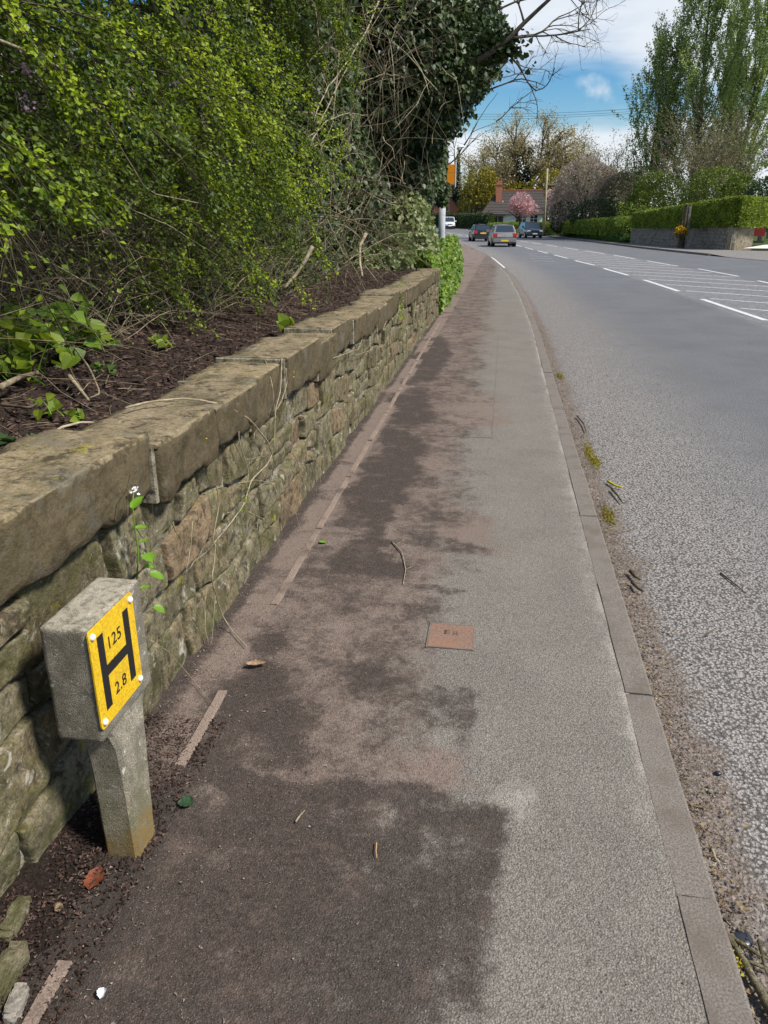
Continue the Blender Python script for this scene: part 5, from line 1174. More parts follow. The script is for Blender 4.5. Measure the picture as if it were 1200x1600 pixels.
# ------------------------------------------------------------------ poles and wires
def poles():
    metal = m_conc('galvanised_column', (.36, .38, .39), .8, .6, (.22, .23, .24), .5)
    c = np.array([-1.84, 24, 0]); root = empty('lamp_column', tuple(c)); tag(root, 'pale grey metal column rising from the ivy, its top lost in leaves', 'lamp post')
    mb = MB(); mb.tube([(0, 0, 0), (0, 0, 1.2), (0, 0, 1.25), (0, 0, 2.05)], [.10, .10, .098, .098], 16); mb.build('base_column', metal, root, True)
    mb = MB(); mb.tube([(0, 0, 2.05), (0, 0, 2.12), (0, 0, 4.2)], [.10, .085, .075], 14); mb.build('column', m_conc('dull_column', (.20, .21, .20), .8, .6), root, True)
    mb = MB(); mb.box(-.04, .04, -.104, -.096, .5, .9); mb.build('door', metal, root)
    # orange sign panel held out from the column by two brackets
    c = np.array([-1.84, 24, 0]); root = empty('orange_sign', tuple(c)); tag(root, 'orange panel with a pale edge strip held out from the column, half hidden by ivy', 'sign')
    org = m_plain('orange_panel', (.80, .28, .01), .5, .4, 0, .08, 9); a = MB(); a.box(.10, .345, -.015, .015, 2.60, 3.12); me = a.mesh('panel', org); obj('panel', bevel_mesh(me, .006, 2), root)
    MB().box(.346, .372, -.02, .02, 2.52, 3.24).build('edge_strip', M['whitewall'], root)
    for z_ in (2.66, 3.05): MB().box(.06, .346, .016, .04, z_ - .015, z_ + .015).build('bracket', metal, root)
    c = np.array([-6.6, 88, 0]); root = empty('street_lamp', tuple(c)); tag(root, 'street lamp arm reaching out above the orange panel', 'street lamp')
    mb = MB(); mb.tube([(-.4, 0, 0), (-.4, 0, 7.6)], [.09, .05], 8); mb.build('column', metal, root); mb = MB(); mb.tube([(-.4, 0, 7.6), (.0, 0, 8.2), (.8, 0, 8.6), (1.3, 0, 8.75)], .04, 6); mb.build('arm', M['whitewall'], root, True); mb = MB(); mb.tube([(1.25, 0, 8.76), (1.4, 0, 8.78), (1.9, 0, 8.85), (2.0, 0, 8.83)], [.05, .13, .12, .04], 8); mb.build('lantern', M['whitewall'], root, True)
    c = np.array([4.6, 100, 0]); root = empty('telegraph_pole', tuple(c)); tag(root, 'pale wooden telegraph pole with a cross arm beside the blossom', 'telegraph pole')
    wd = m_bark('pale_pole_wood', (.24, .20, .13), (.38, .32, .21), 4); mb = MB(); mb.tube([(0, 0, 0), (-.05, 0, 3.6), (-.08, 0, 7.4)], [.16, .14, .11], 10); mb.build('pole', wd, root, True); mb = MB(); mb.box(-.5, 1.1, -.08, .08, 5.6, 5.78); mb.build('cross_arm', wd, root)
    # overhead wires crossing far behind
    for i, (ya, yb) in enumerate([(171, 163), (175, 167), (179, 169.5)]):
        a = spot(700, ya + 7, Y=128); b_ = spot(1120, yb - 4, Y=118); f = np.linspace(0, 1, 24)[:, None]; p = a * (1 - f) + b_ * f; p[:, 2] -= .5 * 4 * (f * (1 - f))[:, 0]
        mb = MB(); mb.tube(p, .022, 4); o = mb.build('overhead_wire', M['slate'], None); tag(o, ['uppermost', 'middle', 'lowest'][i] + ' of the three thin overhead wires across the sky', 'wire', 'overhead wires')
    c = np.array([13.3, 76, .5]); root = empty('street_lamp', tuple(c)); tag(root, 'slim street lamp with a dark lantern above the yew bush', 'street lamp')
    mb = MB(); mb.tube([(0, 0, 0), (0, 0, 7.2)], [.06, .04], 8); mb.build('column', M['bark'], root); mb = MB(); mb.tube([(0, 0, 7.2), (0, 0, 7.3), (0, 0, 7.8), (0, 0, 7.9), (0, 0, 8.0)], [.08, .16, .24, .2, .02], 8); mb.build('lantern', M['slate'], root)
poles()

# ------------------------------------------------------------------ cars
def paint(name, c, rgh=.28, metal=.4):
    m, t, b, o = mat_new(name); b.inputs['Base Color'].default_value = C4(c); b.inputs['Roughness'].default_value = rgh; b.inputs['Metallic'].default_value = metal; b.inputs['Coat Weight'].default_value = .5
    bump(t, b, noise(t, posn(t), 30, 2), .02, .002); return m
GL = paint('car_glass', (.03, .04, .05), .06, .0); RUB = m_plain('tyre_rubber', (.015, .015, .016), .8, .2); RIM = paint('alloy_rim', (.45, .46, .47), .3, .7); BLKP = m_plain('black_trim', (.02, .02, .022), .5, .4); REDL = paint('red_lens', (.42, .015, .02), .15, 0); CLR = paint('clear_lens', (.75, .77, .8), .1, .2); YPL = m_plain('yellow_plate', (.78, .52, .03), .5, .3, 0, .03); WPL = m_plain('white_plate', (.8, .8, .78), .5, .3, 0, .03)
def car(name, loc, heading, L, W, H, belt, bodym, label, cat='car', nose=.95, tail=.55, prof=None, van=False, front_view=False, bumper=None, sheen_band=None):
    """local +y is forward, origin on the ground under the middle"""
    root = empty(name, loc, heading); tag(root, label, cat); hw = W / 2; hl = L / 2; zb = .22
    # profile of the roof and shoulder line along y (from tail to nose)
    st = np.array([-hl, -hl + .10, -hl + .35, -hl + .9, 0, hl - 1.4, hl - .8, hl - .3, hl - .08, hl])
    wid = np.array([.86, .95, .985, 1, 1, 1, .985, .93, .84, .74]) * hw
    top = np.array([belt - .10, belt - .03, belt, belt, belt, belt - .02, belt - .10, belt - .17, belt - .30, belt - .38]); bot = np.array([.34, .26, .22, .20, .20, .20, .20, .22, .28, .36])
    yy = np.linspace(-hl, hl, 34); w_ = np.interp(yy, st, wid); t_ = np.interp(yy, st, top); b_ = np.interp(yy, st, bot); rings = []
    for y, w, tz, bz in zip(yy, w_, t_, b_):
        h = tz - bz; half = [(0, bz), (w * .82, bz), (w * .95, bz + .05), (w, bz + h * .30), (w * 1.01, bz + h * .58), (w * .985, bz + h * .80), (w * .94, tz - .02), (w * .86, tz), (0, tz + .02)]
        rings.append([(x, y, z) for x, z in half] + [(-x, y, z) for x, z in half[-2:0:-1]])
    R_ = np.array(rings); m, k = R_.shape[:2]; i = np.arange(m * k).reshape(m, k); j = np.roll(i, -1, 1); Q = np.stack([i[:-1], j[:-1], j[1:], i[1:]], -1).reshape(-1, 4)
    V = R_.reshape(-1, 3); n0 = len(V); V = np.vstack([V, R_[0].mean(0) + [0, -.03, 0], R_[-1].mean(0) + [0, .04, 0]]); T = [(n0, i[0, (q + 1) % k], i[0, q]) for q in range(k)] + [(n0 + 1, i[-1, q], i[-1, (q + 1) % k]) for q in range(k)]
    obj('body', newmesh('body', V, Q, T, bodym, True), root)
    # cabin: glass core with body-colour roof and pillars
    yr0 = -hl + .12; yr1 = hl - (1.05 if not van else .55); rb = -hl + tail; rf_ = hl - (1.05 if not van else .55) - .75
    wb = hw * .93; wr = hw * .74 if not van else hw * .84; zt = H
    def ring(y, z, w): return [(w, y, z), (-w, y, z)]
    B = [(yr0, belt - .03), (rb - .02, H - .07), (rb + .35, H - .015), ((rb + rf_) / 2, H), (rf_, H - .03), (yr1, belt - .08)]
    V = []; 
    lower = [(wb, yr0, belt - .04), (-wb, yr0, belt - .04), (wb, yr1, belt - .08), (-wb, yr1, belt - .08)]
    up = [(wr, rb, H - .05), (-wr, rb, H - .05), (wr, rf_, H - .05), (-wr, rf_, H - .05)]
    V = lower + up; Q = [(0, 1, 5, 4), (3, 2, 6, 7), (2, 0, 4, 6), (1, 3, 7, 5), (4, 5, 7, 6)]
    cab = newmesh('cabin', V, Q, None, bodym); obj('cabin', bevel_mesh(cab, .05, 3), root)
    # roof skin, gently crowned
    us = np.linspace(-1, 1, 9); vs = np.linspace(0, 1, 9)
    P, q, U, Vv = sheet(lambda u, v: (u * wr * (1 - .03 * (2 * v - 1) ** 2), rb - .02 + v * (rf_ - rb + .04), H - .042 + .045 * (1 - u * u) * (1 - (2 * v - 1) ** 4 * .8)), us, vs); obj('roof', newmesh('roof', P, q, None, bodym, True), root)
    def lerp3(a, b_, f): return tuple(np.array(a) * (1 - f) + np.array(b_) * f)
    def pane(nm, c, ins=(.07, .07, .06, .10), off=.055, mat=GL):
        """c: bl br tr tl ; inset fractions left,right,bottom,top ; pushed outwards so it sits just proud"""
        c = [np.array(x, float) for x in c]; nrm = np.cross(c[1] - c[0], c[3] - c[0]); nrm /= np.linalg.norm(nrm)
        def P_(u, v): return (c[0] * (1 - u) + c[1] * u) * (1 - v) + (c[3] * (1 - u) + c[2] * u) * v
        l, r, b0, t0 = ins; pts = [P_(l, b0), P_(1 - r, b0), P_(1 - r, 1 - t0), P_(l, 1 - t0)]; pts = [p + nrm * .006 for p in pts]; bk = [p - nrm * .01 for p in pts]
        V = pts + bk; return obj(nm, newmesh(nm, V, [(0, 1, 2, 3), (0, 4, 5, 1), (1, 5, 6, 2), (2, 6, 7, 3), (3, 7, 4, 0)], None, mat), root)
    pane('rear_window', [lower[0 + 1], lower[0], up[0], up[1]][0:4], (.08, .08, .10, .10))
    pane('windscreen', [lower[2], lower[3], up[3], up[2]], (.05, .05, .06, .08))
    for s in (1, -1):
        a = [(s * wb, yr0, belt - .04), (s * wb, yr1, belt - .08), (s * wr, rf_, H - .05), (s * wr, rb, H - .05)]
        def sub(f0, f1, g0, g1):
            def bl(u, v): return tuple((np.array(a[0]) * (1 - u) + np.array(a[1]) * u) * (1 - v) + (np.array(a[3]) * (1 - u) + np.array(a[2]) * u) * v)
            c = [bl(f0, .10), bl(f1, .10), bl(g1, .88), bl(g0, .88)]; return c if s > 0 else [c[1], c[0], c[3], c[2]]
        if not van: pane('side_window', sub(.10, .50, .10, .49), (0, 0, 0, 0)); pane('side_window', sub(.54, .93, .53, .97), (0, 0, 0, 0))
        else: pane('side_window', sub(.66, .93, .66, .97), (0, 0, 0, 0))
        # wing mirrors
        MB().box(min(s * hw * .98, s * (hw + .20)), max(s * hw * .98, s * (hw + .20)), yr1 - .45, yr1 - .30, belt, belt + .16).build('wing_mirror', bodym, root)
        # wheels
        for wy in (-hl + .78, hl - .85):
            MBa = MB(); x0 = s * (hw - .02); MBa.tube([(x0 - s * .03, wy, .335), (x0 + s * .012, wy, .335)], .37, 20); MBa.build('wheel_arch', BLKP, root, False)
            mb = MB(); mb.tube([(s * (hw - .24), wy, .315), (s * (hw - .03), wy, .315), (s * (hw + .018), wy, .315)], [.315, .315, .295], 24); wl = mb.build('wheel', RUB, root); mb = MB(); mb.tube([(s * (hw + .0), wy, .315), (s * (hw + .024), wy, .315)], .20, 16); mb.build('rim', RIM, wl)
    yR = -hl
    # rear end
    mb = MB(); 
    for s in (1, -1):
        x0, x1 = sorted((s * hw * .60, s * hw * .965)); z0 = belt - .30
        me = MB().box(x0, x1, yR - .035, yR + .30, z0, z0 + .24).mesh('tail_light', REDL); obj('tail_light', bevel_mesh(me, .03, 2), root)
        x0, x1 = sorted((s * hw * .50, s * hw * .90)); me = MB().box(x0, x1, hl - .32, hl - .02, belt - .42, belt - .26).mesh('headlight', CLR); obj('headlight', bevel_mesh(me, .03, 2), root)
    me = MB().box(-hw * .93, hw * .93, yR - .055, yR + .3, .30, .56).mesh('rear_bumper', bodym if bumper is None else bumper); obj('rear_bumper', bevel_mesh(me, .05, 3), root)
    me = MB().box(-hw * .8, hw * .8, yR - .06, yR + .2, .24, .34).mesh('rear_valance', BLKP); obj('rear_valance', bevel_mesh(me, .02, 2), root)
    me = MB().box(-hw * .88, hw * .88, hl - .25, hl + .035, .26, .50).mesh('front_bumper', bodym if not front_view else BLKP); obj('front_bumper', bevel_mesh(me, .05, 3), root)
    me = MB().box(-hw * .45, hw * .45, hl - .12, hl + .03, belt - .46, belt - .30).mesh('grille', BLKP); obj('grille', bevel_mesh(me, .015, 2), root)
    pz = .42 if not name.startswith('black') else belt - .26
    MB().box(-.26, .26, yR - .070, yR - .03, pz - .055, pz + .055).build('rear_number_plate', YPL, root); MB().box(-.26, .26, hl + .03, hl + .048, .40, .51).build('front_number_plate', WPL, root)
    if sheen_band: MB().box(-hw * .62, hw * .62, yR - .045, yR + .1, belt - .30, belt - .12).build('tailgate_sheen', sheen_band, root)  # pale band painting the sky's reflection on the tailgate
    mb = MB(); mb.tube([(0, yR - .05, belt - .19), (0, yR - .062, belt - .19)], .055, 14); mb.build('badge', RIM, root)
    mb = MB(); mb.tube([(hw * .45, yR - .04, .25), (hw * .45, yR + .2, .25)], .035, 8); mb.build('exhaust', RIM, root)
    return root
def cars():
    silver = paint('grey_car_paint', (.26, .25, .24), .3, .6); silver_sheen = paint('pale_grey_sheen', (.46, .44, .42), .3, .5); black = paint('black_car_paint', (.022, .022, .027), .2, .3); blue = paint('dark_blue_car_paint', (.03, .045, .06), .2, .4); white = paint('white_van_paint', (.78, .78, .78), .35, 0)
    car('grey_hatchback', (-.22, 59.6, -FR), math.radians(6.5), 4.0, 1.72, 1.50, .97, silver, 'grey hatchback nearest of the cars, driving away', bumper=silver, sheen_band=silver_sheen)
    car('black_hatchback', (-2.25, 75.2, -FR), math.radians(9.5), 4.1, 1.74, 1.46, .96, black, 'black hatchback driving away just ahead of the grey one')
    car('blue_crossover', (2.72, 90.6, -FR), math.radians(180 + 12), 4.3, 1.84, 1.66, 1.06, blue, 'dark blue crossover coming towards us in the far lane', front_view=True)
    car('white_van', (-9.1, 133, float(GZ(133)) - FR), math.radians(180 + 10), 4.4, 1.78, 1.85, 1.10, white, 'small white van coming round the bend beside the lamp column', 'van', van=True, front_view=True)
cars()

# ------------------------------------------------------------------ ground-level small things
def plate_cover():
    a, b_, c, d = [spot(x, y, z=.003)[:2] for x, y in ((672, 974), (742, 979), (738, 1012), (670, 1007))]; ctr = (a + b_ + c + d) / 4; root = empty('stop_tap_cover', (*ctr, 0)); root.scale = (.92, .92, 1); tag(root, 'small rusty iron utility cover set in the pavement', 'utility cover')
    MB().box(-.098, .096, -.102, .100, -.004, .0015).build('cover', M['rustiron'], root); fr = MB(); fr.box(-.106, -.0985, -.115, .113, -.004, .002); fr.box(.0965, .104, -.115, .113, -.004, .002); fr.box(-.0985, .0965, .1005, .108, -.004, .002); fr.box(-.0985, .0965, -.110, -.1025, -.004, .002); fr.build('frame', M['kerb'], root)
    rb = MB(); 
    for k, (x0, y0, w, h) in enumerate([(-.034, .012, .010, .034), (-.034, .040, .026, .008), (-.034, .012, .026, .007), (-.034, .026, .026, .006), (.004, .004, .008, .036), (.020, .004, .008, .036), (.010, .018, .012, .006)]): rb.box(x0, x0 + w, y0, y0 + h, .0015, .0022)
    rb.build('raised_ribs', m_plain('dark_rust', (.12, .085, .065), .9, .2, 0, .2, 40), root)
plate_cover()
def leaf_obj(name, loc, size, col, label, cat='leaf', rz=0, curl=.25, ratio=.62, seed=1, group=None, tilt=(0, 0)):
    n, m = 13, 7; u = np.linspace(0, 1, n); P = []; R = np.random.default_rng(seed)
    for i_, a in enumerate(u):
        w = ratio * .5 * (math.sin(PI * a ** .85) ** .75 if 0 < a < 1 else 0.001) * (1 + .07 * (-1) ** i_)
        for j in range(m): t = j / (m - 1) * 2 - 1; P.append((t * w, a - .5, curl * (t * t * .35 * w / .3 + .22 * (a - .5) ** 2 * 4 * .5) + .03 * abs(math.sin(a * 22)) * abs(t) * .6 + .004))
    P = np.array(P) * size; P += size * .02 * R.normal(0, 1, P.shape); i = np.arange(n * m).reshape(n, m); Q = np.stack([i[:-1, :-1], i[:-1, 1:], i[1:, 1:], i[1:, :-1]], -1).reshape(-1, 4)
    P[:, 2] -= P[:, 2].min() + size * .02; ma, t, b, o = mat_new(name + '_surface'); f = noise(t, posn(t), 70, 5, .7); t.links.new(mixc(t, ramp(t, f, .35, .7), tuple(c * .6 for c in col), col), b.inputs['Base Color']); rough(b, .6, .3)
    o = obj(name, newmesh(name, P, Q, None, ma, True), None, loc, (tilt[0], tilt[1], rz)); tag(o, label, cat, group); return o
def G(x, y, z=.0): p = spot(x, y, z=z); return (float(p[0]), float(p[1]), z)
def twig_obj(pix, r, mat, label, z=.006, name='twig', fork=None, cat='twig'):
    p = np.array([spot(a, b_, z=z + .003 * math.sin(k * 2)) for k, (a, b_) in enumerate(pix)]); c = p.mean(0); c[2] = z; tt = np.linspace(0, len(p) - 1, max(8, len(p) * 4)); q = np.stack([np.interp(tt, range(len(p)), p[:, i]) for i in range(3)], 1) - c
    q += .002 * np.stack([fbm(q * 40, 3), fbm(q * 40, 4), 0 * q[:, 0]], 1); mb = MB(); mb.tube(q, np.linspace(r, r * .5, len(q)), 6)
    for f in (fork or []):
        s = np.array([spot(a, b_, z=z) for a, b_ in f]) - c; mb.tube(s, [r * .55, r * .3], 5)
    o = mb.build(name, mat, None, True); o.location = tuple(c); tag(o, label, cat); return o
def litter():
    leaf_obj('fallen_leaf', G(148, 1373, .006), .078, (.18, .052, .023), 'rust-brown beech leaf lying on soil beside the hydrant post', rz=math.radians(8), seed=2)
    leaf_obj('fallen_leaf', G(400, 1040, .006), .085, (.34, .22, .13), 'curled pale brown leaf lying near the broken edging', rz=math.radians(-72), ratio=.38, curl=.6, seed=3)
    leaf_obj('fallen_leaf', G(92, 1418, .004), .032, (.30, .22, .12), 'small tan leaf scrap below the beech leaf', rz=.5, seed=4)
    leaf_obj('ivy_leaf', G(290, 1254, .004), .05, (.03, .07, .03), 'dark green ivy leaf lying right of the hydrant post', rz=1.8, ratio=1.0, seed=5)
    leaf_obj('green_leaf', G(86, 1391, .004), .028, (.05, .10, .03), 'small dull green leaf on the soil left of the beech leaf', rz=1.3, seed=6)
    leaf_obj('green_leaf', G(504, 847, .004), .045, (.16, .28, .04), 'light green leaf sprig on the dark strip by the edging', rz=1.0, ratio=.9, seed=7)
    leaf_obj('shell_scrap', G(160, 1553, .004), .026, (.80, .82, .84), 'tiny white petal-like scrap on the dark pavement', 'scrap', rz=.2, curl=.9, ratio=.8, seed=8)
    twig_obj([(462, 1284), (470, 1272), (476, 1266)], .0032, M['twiglight'], 'short pale splinter on the dark stain', cat='splinter', name='splinter')
    twig_obj([(588, 1316), (587, 1328), (589, 1341)], .0022, m_plain('orange_stalk', (.42, .25, .12), .7, .2), 'thin orange-tan stalk standing out on the dark stain', cat='stalk', name='stalk')
    twig_obj([(612, 846), (628, 862), (634, 890), (630, 912)], .0035, M['twiglight'], 'forked bent twig in the middle of the pavement', fork=[[(618, 852), (632, 843)], [(634, 890), (646, 884)]])
    twig_obj([(1126, 895), (1145, 910), (1166, 927)], .0045, M['twigdark'], 'dark stick lying alone on the road surface', z=-FR + .006)
    twig_obj([(985, 892), (992, 900), (1000, 905)], .011, M['twigdark'], 'upper of two stubby dark sticks in the gutter', z=-FR + .025)
    twig_obj([(988, 909), (996, 918), (1005, 924)], .011, M['twigdark'], 'lower of two stubby dark sticks in the gutter', z=-FR + .025)
    twig_obj([(902, 650), (912, 662), (916, 675), (908, 682)], .007, M['twigdark'], 'curled dark twig lying in the gutter near the kerb joint', z=-FR + .02)
    twig_obj([(956, 764), (966, 775), (973, 786)], .008, M['twigdark'], 'crooked dark twig below the lichen-covered one', z=-FR + .02)
    lich = m_plain('yellow_lichen_bark', (.42, .36, .02), .9, .1, 0, .4, 90)
    twig_obj([(950, 752), (960, 758), (973, 762)], .010, lich, 'small yellow lichen-covered stick in the gutter', z=-FR + .02)
    twig_obj([(1112, 1326), (1118, 1342), (1125, 1347)], .005, M['twiglight'], 'pale bent wood chip in the gutter', z=-FR + .015, name='wood_chip', cat='wood chip')
    # mossy fallen branch at the lower right corner
    mossy = m_stone('mossy_branch_bark', [(.10, .085, .05), (.20, .17, .10), (.16, .15, .06)], .8, .85, 3, .5)
    z = -FR + .035; root = empty('fallen_branch', G(1165, 1510, z)); tag(root, 'lichen-crusted fallen branch in the gutter at the lower right', 'branch'); c = np.array(root.location)
    mb = MB(); p = np.array([spot(a, b_, z=z) for a, b_ in [(1118, 1424), (1130, 1452), (1150, 1482), (1172, 1520), (1192, 1556), (1215, 1600)]]) - c; tt = np.linspace(0, 5, 40); q = np.stack([np.interp(tt, range(6), p[:, i]) for i in range(3)], 1); q += .003 * np.stack([fbm(q * 30, 1), fbm(q * 30, 2), fbm(q * 30, 3)], 1); mb.tube(q, np.linspace(.006, .013, 40) * (1 + .25 * fbm(q * 60, 6)), 9); mb.build('stem', mossy, root, True)
    for L_ in ([(1142, 1464), (1165, 1478), (1185, 1492), (1205, 1500)], [(1186, 1470), (1190, 1490), (1198, 1520)], [(1150, 1482), (1148, 1500), (1162, 1526)], [(1160, 1500), (1185, 1508), (1200, 1515)]):
        mb = MB(); p = np.array([spot(a, b_, z=z - .005) for a, b_ in L_]) - c; mb.tube(p, np.linspace(.006, .003, len(p)), 6); mb.build('side_twig', mossy, root, True)
    o = leafy_bits = foliage('lichen_tuft', np.array([spot(x, y, z=z + .004) for x, y in zip(rng.normal(1150, 6, 70), rng.normal(1503, 14, 70))]) - c, .008, lich, root)
    blk = m_plain('black_plastic', (.02, .022, .028), .35, .5); 
    bm = bmesh.new(); bmesh.ops.create_uvsphere(bm, u_segments=18, v_segments=10, radius=.028)
    for v in bm.verts: v.co.z *= .35
    me = bpy.data.meshes.new('bottle_cap'); bm.to_mesh(me); bm.free(); me.materials.append(blk); [setattr(f, 'use_smooth', True) for f in me.polygons]
    tag(obj('round_cap', me, None, G(1158, 1466, -FR + .012)), 'round black cap half hidden by the mossy branch', 'cap')
    for i, (x, y, s, lb) in enumerate([(1122, 1208, .010, 'dark round pebble on the road chippings'), (1110, 1237, .008, 'pale round pebble beside the kerb debris')]):
        bm = bmesh.new(); bmesh.ops.create_icosphere(bm, subdivisions=2, radius=s); me = bpy.data.meshes.new('pebble'); bm.to_mesh(me); bm.free(); me.materials.append(blk if i == 0 else M['mortar']); [setattr(f, 'use_smooth', True) for f in me.polygons]; o = obj('pebble', me, None, G(x, y, -FR + .006)); o.scale = (1.2, 1, .7); tag(o, lb, 'pebble')
    # footing rubble at the foot of the wall, nearest the camera
    for k, (px_, py_, sx, sy, sz, rz, lb) in enumerate([(14, 1530, .028, .08, .022, .15, 'pale rough footing stone at the wall foot in the lower left corner'), (30, 1440, .022, .055, .02, .1, 'smaller footing stone at the wall foot above the corner one'), (34, 1570, .018, .035, .014, .3, 'dark wedge of stone beside the pale footing stone')]):
        bm = bmesh.new(); bmesh.ops.create_cube(bm, size=2); bmesh.ops.bevel(bm, geom=bm.edges[:], offset=.3, segments=2, affect='EDGES'); bmesh.ops.subdivide_edges(bm, edges=bm.edges[:], cuts=5, use_grid_fill=True); me = bpy.data.meshes.new('footing_stone'); bm.to_mesh(me); bm.free(); co = np.array([v.co[:] for v in me.vertices]); co = co * (sx, sy, sz); co += .012 * np.stack([fbm(co * 22 + k, 1), fbm(co * 22 + k, 2), fbm(co * 22 + k, 3)], 1); me.vertices.foreach_set('co', co.ravel()); me.materials.append(M['stone'] if k < 2 else M['farstone']); p = G(px_, py_, .01); o = obj('footing_stone', me, None, (p[0] - .01, p[1], .015), (0, 0, rz)); tag(o, lb, 'stone')
    # loose grit and debris: uncountable
    R = np.random.default_rng(44)
    def bits(n, xy, zf, smin, smax, mat, nm, lb, flat=.5):
        V = []; T = []; x, y = xy(n); z = zf(x, y); s = R.uniform(smin, smax, n); base = np.array([(1, 0, 0), (-.5, .87, 0), (-.5, -.87, 0), (0, 0, .9)]); 
        a = R.uniform(0, 6.28, n); el = R.uniform(.6, 2.2, n); ca, sa = np.cos(a), np.sin(a); B = base[None] * s[:, None, None]; B = B * np.stack([el, 1 / el, np.full(n, flat)], 1)[:, None, :]; B += R.normal(0, .2, B.shape) * s[:, None, None]
        X = B[..., 0] * ca[:, None] - B[..., 1] * sa[:, None] + x[:, None]; Y = B[..., 0] * sa[:, None] + B[..., 1] * ca[:, None] + y[:, None]; Z = B[..., 2] + z[:, None]
        V = np.stack([X, Y, Z], -1).reshape(-1, 3); i = np.arange(n)[:, None] * 4; T = np.concatenate([i + [0, 1, 3], i + [1, 2, 3], i + [2, 0, 3]], 1).reshape(-1, 3)
        o = obj(nm, newmesh(nm, V, None, T, mat)); tag(o, lb, 'debris', kind='stuff'); return o
    gm = m_leaf('grit_mix', [(.03, .022, .018), (.16, .12, .09), (.33, .29, .24)], 0, .9, .1, 8)
    sm = m_leaf('bark_mulch_mix', [(.012, .008, .006), (.045, .028, .022), (.13, .085, .065)], 0, .9, .1, 8)
    bits(16000, lambda n: ((y := .8 + 15 * R.random(n) ** 1.7) * 0 + XK(y) + .01 + R.exponential(.085, n), y), lambda x, y: -FR + .022 * sstep(.14, .0, x - XK(y)) + 0 * x, .0015, .0055, gm, 'gutter_grit', 'grit and leaf crumbs gathered in the gutter along the kerb')
    mb = MB()
    for i in range(260):
        y = .9 + 13 * R.random() ** 1.5; x = float(XK(y)) + .02 + R.exponential(.06); mb.tube(curve_pts((x, y, -FR + .022), (R.normal(), R.normal() * 1.5, .05), R.uniform(.02, .10), 5, .02, .3, R), np.linspace(R.uniform(.0008, .0022), .0006, 5), 4, False)
    tag(mb.build('gutter_stalks', M['twig']), 'small stalks and twig ends lying along the gutter', 'debris', kind='stuff')
    n = 900; y = .9 + 14 * R.random(n) ** 1.5; P = np.stack([XK(y) + .015 + R.exponential(.06, n), y, 0 * y - FR + .024], 1); tag(foliage('gutter_leaf_crumbs', P, .016, m_leaf('leaf_crumb', [(.05, .03, .015), (.17, .11, .05), (.30, .24, .12)], .1), None, bias=(0, 0, 2.0), spread=.4), 'torn brown leaf scraps drifted against the kerb', 'debris', kind='stuff')
    bits(3800, lambda n: ((y := .8 + 7 * R.random(n) ** 1.6) * 0 - 1.12 + R.exponential(.16, n), y), lambda x, y: 0 * x + .002, .001, .0042, gm, 'pavement_crumbs', 'soil crumbs scattered on the pavement by the wall')
    bits(2600, lambda n: ((y := .8 + 2.2 * R.random(n)) * 0 + R.uniform(-1.05, .05, n), y), lambda x, y: 0 * x + .001, .0006, .0022, gm, 'fine_crumbs', 'fine pale crumbs over the dark stain', .4)
    bits(420, lambda n: ((y := .8 + 9 * R.random(n) ** 1.5) * 0 + R.uniform(-.8, .5, n), y), lambda x, y: 0 * x + .002, .0015, .0045, gm, 'seed_specks', 'dark and pale specks of seed and grit scattered over the pavement', .45)
    # crumbly soil heaped at the foot of the post
    us = np.linspace(0, 1, 60); vs = np.linspace(.7, 2.1, 120)
    def fn(u, v):
        w = np.interp(v, [.7, 1.2, 1.5, 1.8, 2.1], [.22, .24, .26, .14, .04]) * (1 + .35 * fbm(np.stack([0 * v, v * 5, 0 * v], 1), 3)); x = -1.16 + w * u; p = np.stack([x, v, 0 * x], 1); return x, v, (.030 * (1 - u) ** 1.2 - .004) + .010 * fbm(p * 22, 4, 4) * (1 - u) ** .4 - .006 * u
    P, q, _, _ = sheet(fn, us, vs); tag(obj('soil_heap', newmesh('soil_heap', P, q, None, m_soil('crumbly_dark_soil', (.014, .010, .008), (.062, .046, .037), 2.6), True)), kind='structure')
    bits(5200, lambda n: ((y := R.uniform(.75, 2.1, n)) * 0 - 1.15 + .30 * R.random(n) ** 1.2, y), lambda x, y: np.maximum(.022 * (1 - (x + 1.16) / .25), 0) + .002, .0015, .007, sm, 'soil_crumbs', 'dark soil crumbs round the foot of the hydrant post', .6)
    n = 30000
    bits(n, lambda n: ((y := .8 + 13.2 * R.random(n) ** 1.5) * 0 + R.uniform(-2.5, -1.5, n) + .0 * y, y), lambda x, y: bedz(x, y) + .012 * R.random(len(x)) + .025 * fbm(np.stack([x, y, 0 * x], 1) * 14, 4, 3), .004, .017, sm, 'bark_mulch', 'dark shredded mulch and root fragments on the bed behind the wall', .5)
    mb = MB()
    for i in range(420):
        y = .9 + 11 * R.random() ** 1.4; x = R.uniform(-2.4, -1.5); z = float(bedz(x, y)[0]) + .02; mb.tube(curve_pts((x, y, z), (R.normal(), R.normal(), .15), R.uniform(.04, .22), 5, .03, .35, R), np.linspace(R.uniform(.001, .0028), .0008, 5), 3, False)
    tag(mb.build('dry_stalks', M['twig']), 'dry stalks and roots strewn over the mulch', 'debris', kind='stuff')
litter()

